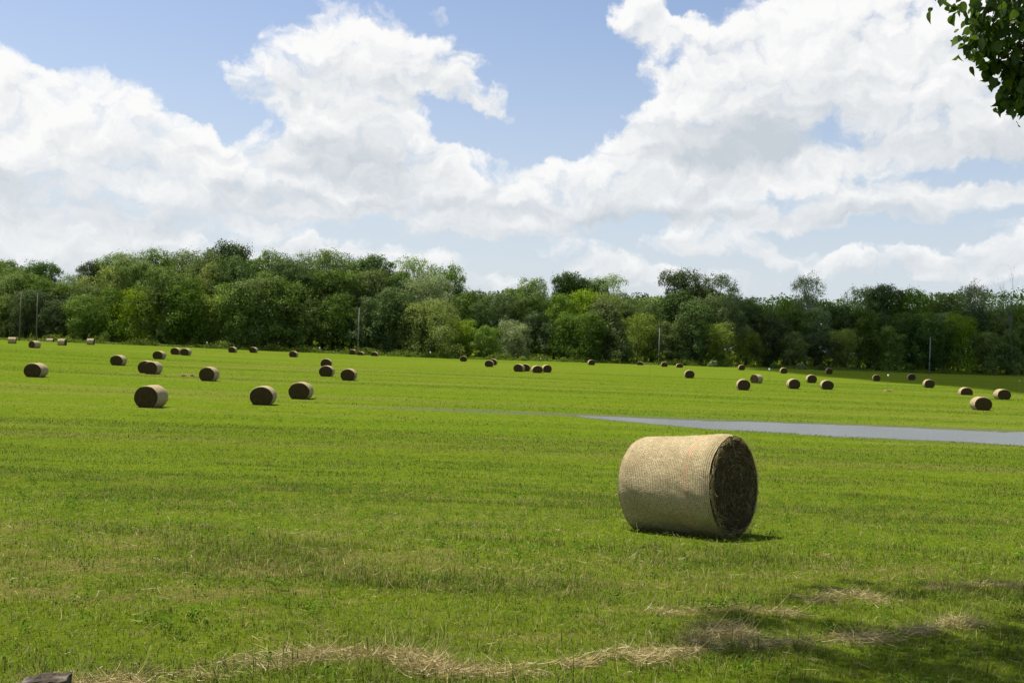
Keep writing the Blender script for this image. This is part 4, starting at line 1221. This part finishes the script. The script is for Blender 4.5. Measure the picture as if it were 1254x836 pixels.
# trunk and limbs
parts = []
top = TO + np.array([-.2, .3, 8.5])
tpts = [TO * (1 - t) + top * t + np.array([.12 * math.sin(5 * t), .08 * math.sin(7 * t), 0]) for t in np.linspace(0, 1, 8)]
tv, tq = tube(np.array(tpts) - TO, [.30, .24, .21, .19, .17, .14, .11, .08], 14)
np_mesh('trunk', tv, [tq], M_BARK, tree, smooth=True)
ends_arr = np.array([t[0] for t in twig_ends])
hubs = []
for hx in [(TO + np.array([-3.0, 3.2, 5.4])), (TO + np.array([-1.6, 3.8, 4.3])), (TO + np.array([-4.2, 2.2, 6.2])), (TO + np.array([1.5, 1.5, 6.8])), (TO + np.array([-.5, -2, 7])), (TO + np.array([-2.6, .5, 7.6])), (TO + np.array([.4, 3.3, 3.9]))]:
    st_ = tpts[3 + int(rs_.randint(0, 4))]
    mid = (st_ + hx) / 2 + np.array([0, 0, .45])
    parts.append(tube(np.array([st_, mid, hx]) - TO, [.10, .07, .045], 7)); hubs.append(hx)
for p, r_, n_ in twig_ends:
    h_ = min(hubs, key=lambda q: np.linalg.norm(q - p))
    mid = (h_ + p) / 2 + rs_.normal(0, .10, 3) + np.array([0, 0, .15])
    parts.append(tube(np.array([h_, mid, p]) - TO, [.022, .012, .005], 5))
bv, bq = join(parts)
np_mesh('branches', bv, [bq], M_BARK, tree, smooth=True)
# lobed leaves, each a folded outline
LO = np.array([(0, 0), (.20, -.06), (.40, .06), (.46, .26), (.42, .46), (.34, .60), (.20, .76), (0, 1.05), (-.20, .76), (-.34, .60), (-.42, .46), (-.46, .26), (-.40, .06), (-.20, -.06)])
LC = np.array([0, .42])
V, F, RN = [], [], []
for p, r_, n_ in twig_ends:
    n_ = int(n_ * 1.45) if n_ < 60 else n_
    for j in range(n_):
        c_ = p + rs_.normal(0, r_ * .52, 3)
        s_ = rs_.uniform(.034, .078)
        yv = np.array([rs_.normal(0, .5), rs_.normal(0, .5), -1.0 + rs_.uniform(-.2, .8)]); yv /= np.linalg.norm(yv)
        nv = rs_.normal(size=3); xv = np.cross(yv, nv); xv /= np.linalg.norm(xv); nv = np.cross(xv, yv)
        b = len(V)
        V.append(c_ + yv * LC[1] * s_)
        for (lx_, ly_) in LO:
            V.append(c_ + xv * lx_ * s_ + yv * ly_ * s_ + nv * s_ * (.22 * abs(lx_) - .18 * ly_ * ly_))
        m_ = len(LO)
        for a_ in range(m_): F.append((b, b + 1 + a_, b + 1 + (a_ + 1) % m_))
        RN += [rs_.rand()] * (m_ + 1)
np_mesh('leaves', np.array(V) - TO, [np.array(F)], m_big, tree, attrs={'rnd': np.array(RN)})

# ------------------------------------------------------------------ a cumulus cloud overhead whose shadow lies on the wood and the far right of the field
m_cloud, T = material('cloud_white')
tp_ = T.add('ShaderNodeBsdfTransparent')
tr = T.add('ShaderNodeBsdfTranslucent'); tr.inputs[0].default_value = (.9, .9, .9, 1)
df = T.add('ShaderNodeBsdfDiffuse'); df.inputs[0].default_value = (.9, .9, .9, 1)
mx = T.add('ShaderNodeMixShader'); mx.inputs[0].default_value = .5
T.l.new(df.outputs[0], mx.inputs[1]); T.l.new(tr.outputs[0], mx.inputs[2]); thin = T.add('ShaderNodeMixShader'); thin.inputs[0].default_value = .30
T.l.new(mx.outputs[0], thin.inputs[1]); T.l.new(tp_.outputs[0], thin.inputs[2]); T.l.new(thin.outputs[0], T.out.inputs[0])
# outline of the shaded ground: photo points near the wood plus the far side
near_edge = [hit(px, py)[:2] for px, py in [(900, 451), (960, 458), (1030, 465), (1100, 470), (1160, 475), (1220, 480), (1254, 482), (1330, 487)]]
poly = near_edge + [np.array([330, 260]), np.array([360, 480]), np.array([130, 470]), np.array([85, 380])]
poly = np.array(poly)
ALT = 650.0
cen = poly.mean(0)
# build it as a lumpy closed body: top and bottom sheets over the outline
gx_, gy_ = np.meshgrid(np.linspace(poly[:, 0].min() - 15, poly[:, 0].max() + 15, 70), np.linspace(poly[:, 1].min() - 15, poly[:, 1].max() + 15, 60), indexing='ij')
def inside_dist(X, Y):
    n = len(poly); ins = np.zeros(X.shape, bool); dmin = np.full(X.shape, 1e9)
    for i in range(n):
        a_, b_ = poly[i], poly[(i + 1) % n]
        cnd = ((a_[1] > Y) != (b_[1] > Y)) & (X < (b_[0] - a_[0]) * (Y - a_[1]) / (b_[1] - a_[1] + 1e-12) + a_[0]); ins ^= cnd
        ab = b_ - a_; t = np.clip(((X - a_[0]) * ab[0] + (Y - a_[1]) * ab[1]) / ab.dot(ab), 0, 1)
        dmin = np.minimum(dmin, np.hypot(X - a_[0] - t * ab[0], Y - a_[1] - t * ab[1]))
    return np.where(ins, dmin, -dmin)
sd = inside_dist(gx_, gy_) + (fbm(gx_ / 22, gy_ / 22, 3) - .5) * 12
th_ = np.sqrt(np.clip(sd, 0, None)) * 5 * (.7 + .8 * fbm(gx_ / 25 + 4, gy_ / 25, 4))
offs = SUN_DIR / SUN_DIR[2] * ALT
Vt = np.stack([gx_ + offs[0], gy_ + offs[1], ALT + th_], -1); Vb = np.stack([gx_ + offs[0], gy_ + offs[1], ALT - th_ * .12], -1)
ins = sd > 0; I = np.arange(gx_.size).reshape(gx_.shape)
qm = ins[:-1, :-1] & ins[1:, :-1] & ins[1:, 1:] & ins[:-1, 1:]
qt = np.stack([I[:-1, :-1], I[1:, :-1], I[1:, 1:], I[:-1, 1:]], -1)[qm]
V = np.vstack([Vt.reshape(-1, 3), Vb.reshape(-1, 3)]); qb = qt[:, ::-1] + gx_.size
# thin the wood-side shade a little: gaps where the cloud is broken
o = np_mesh('cloud', V, [qt, qb], m_cloud, smooth=True)
tag(o, 'broken cumulus cloud high overhead', 'cloud', kind='stuff')
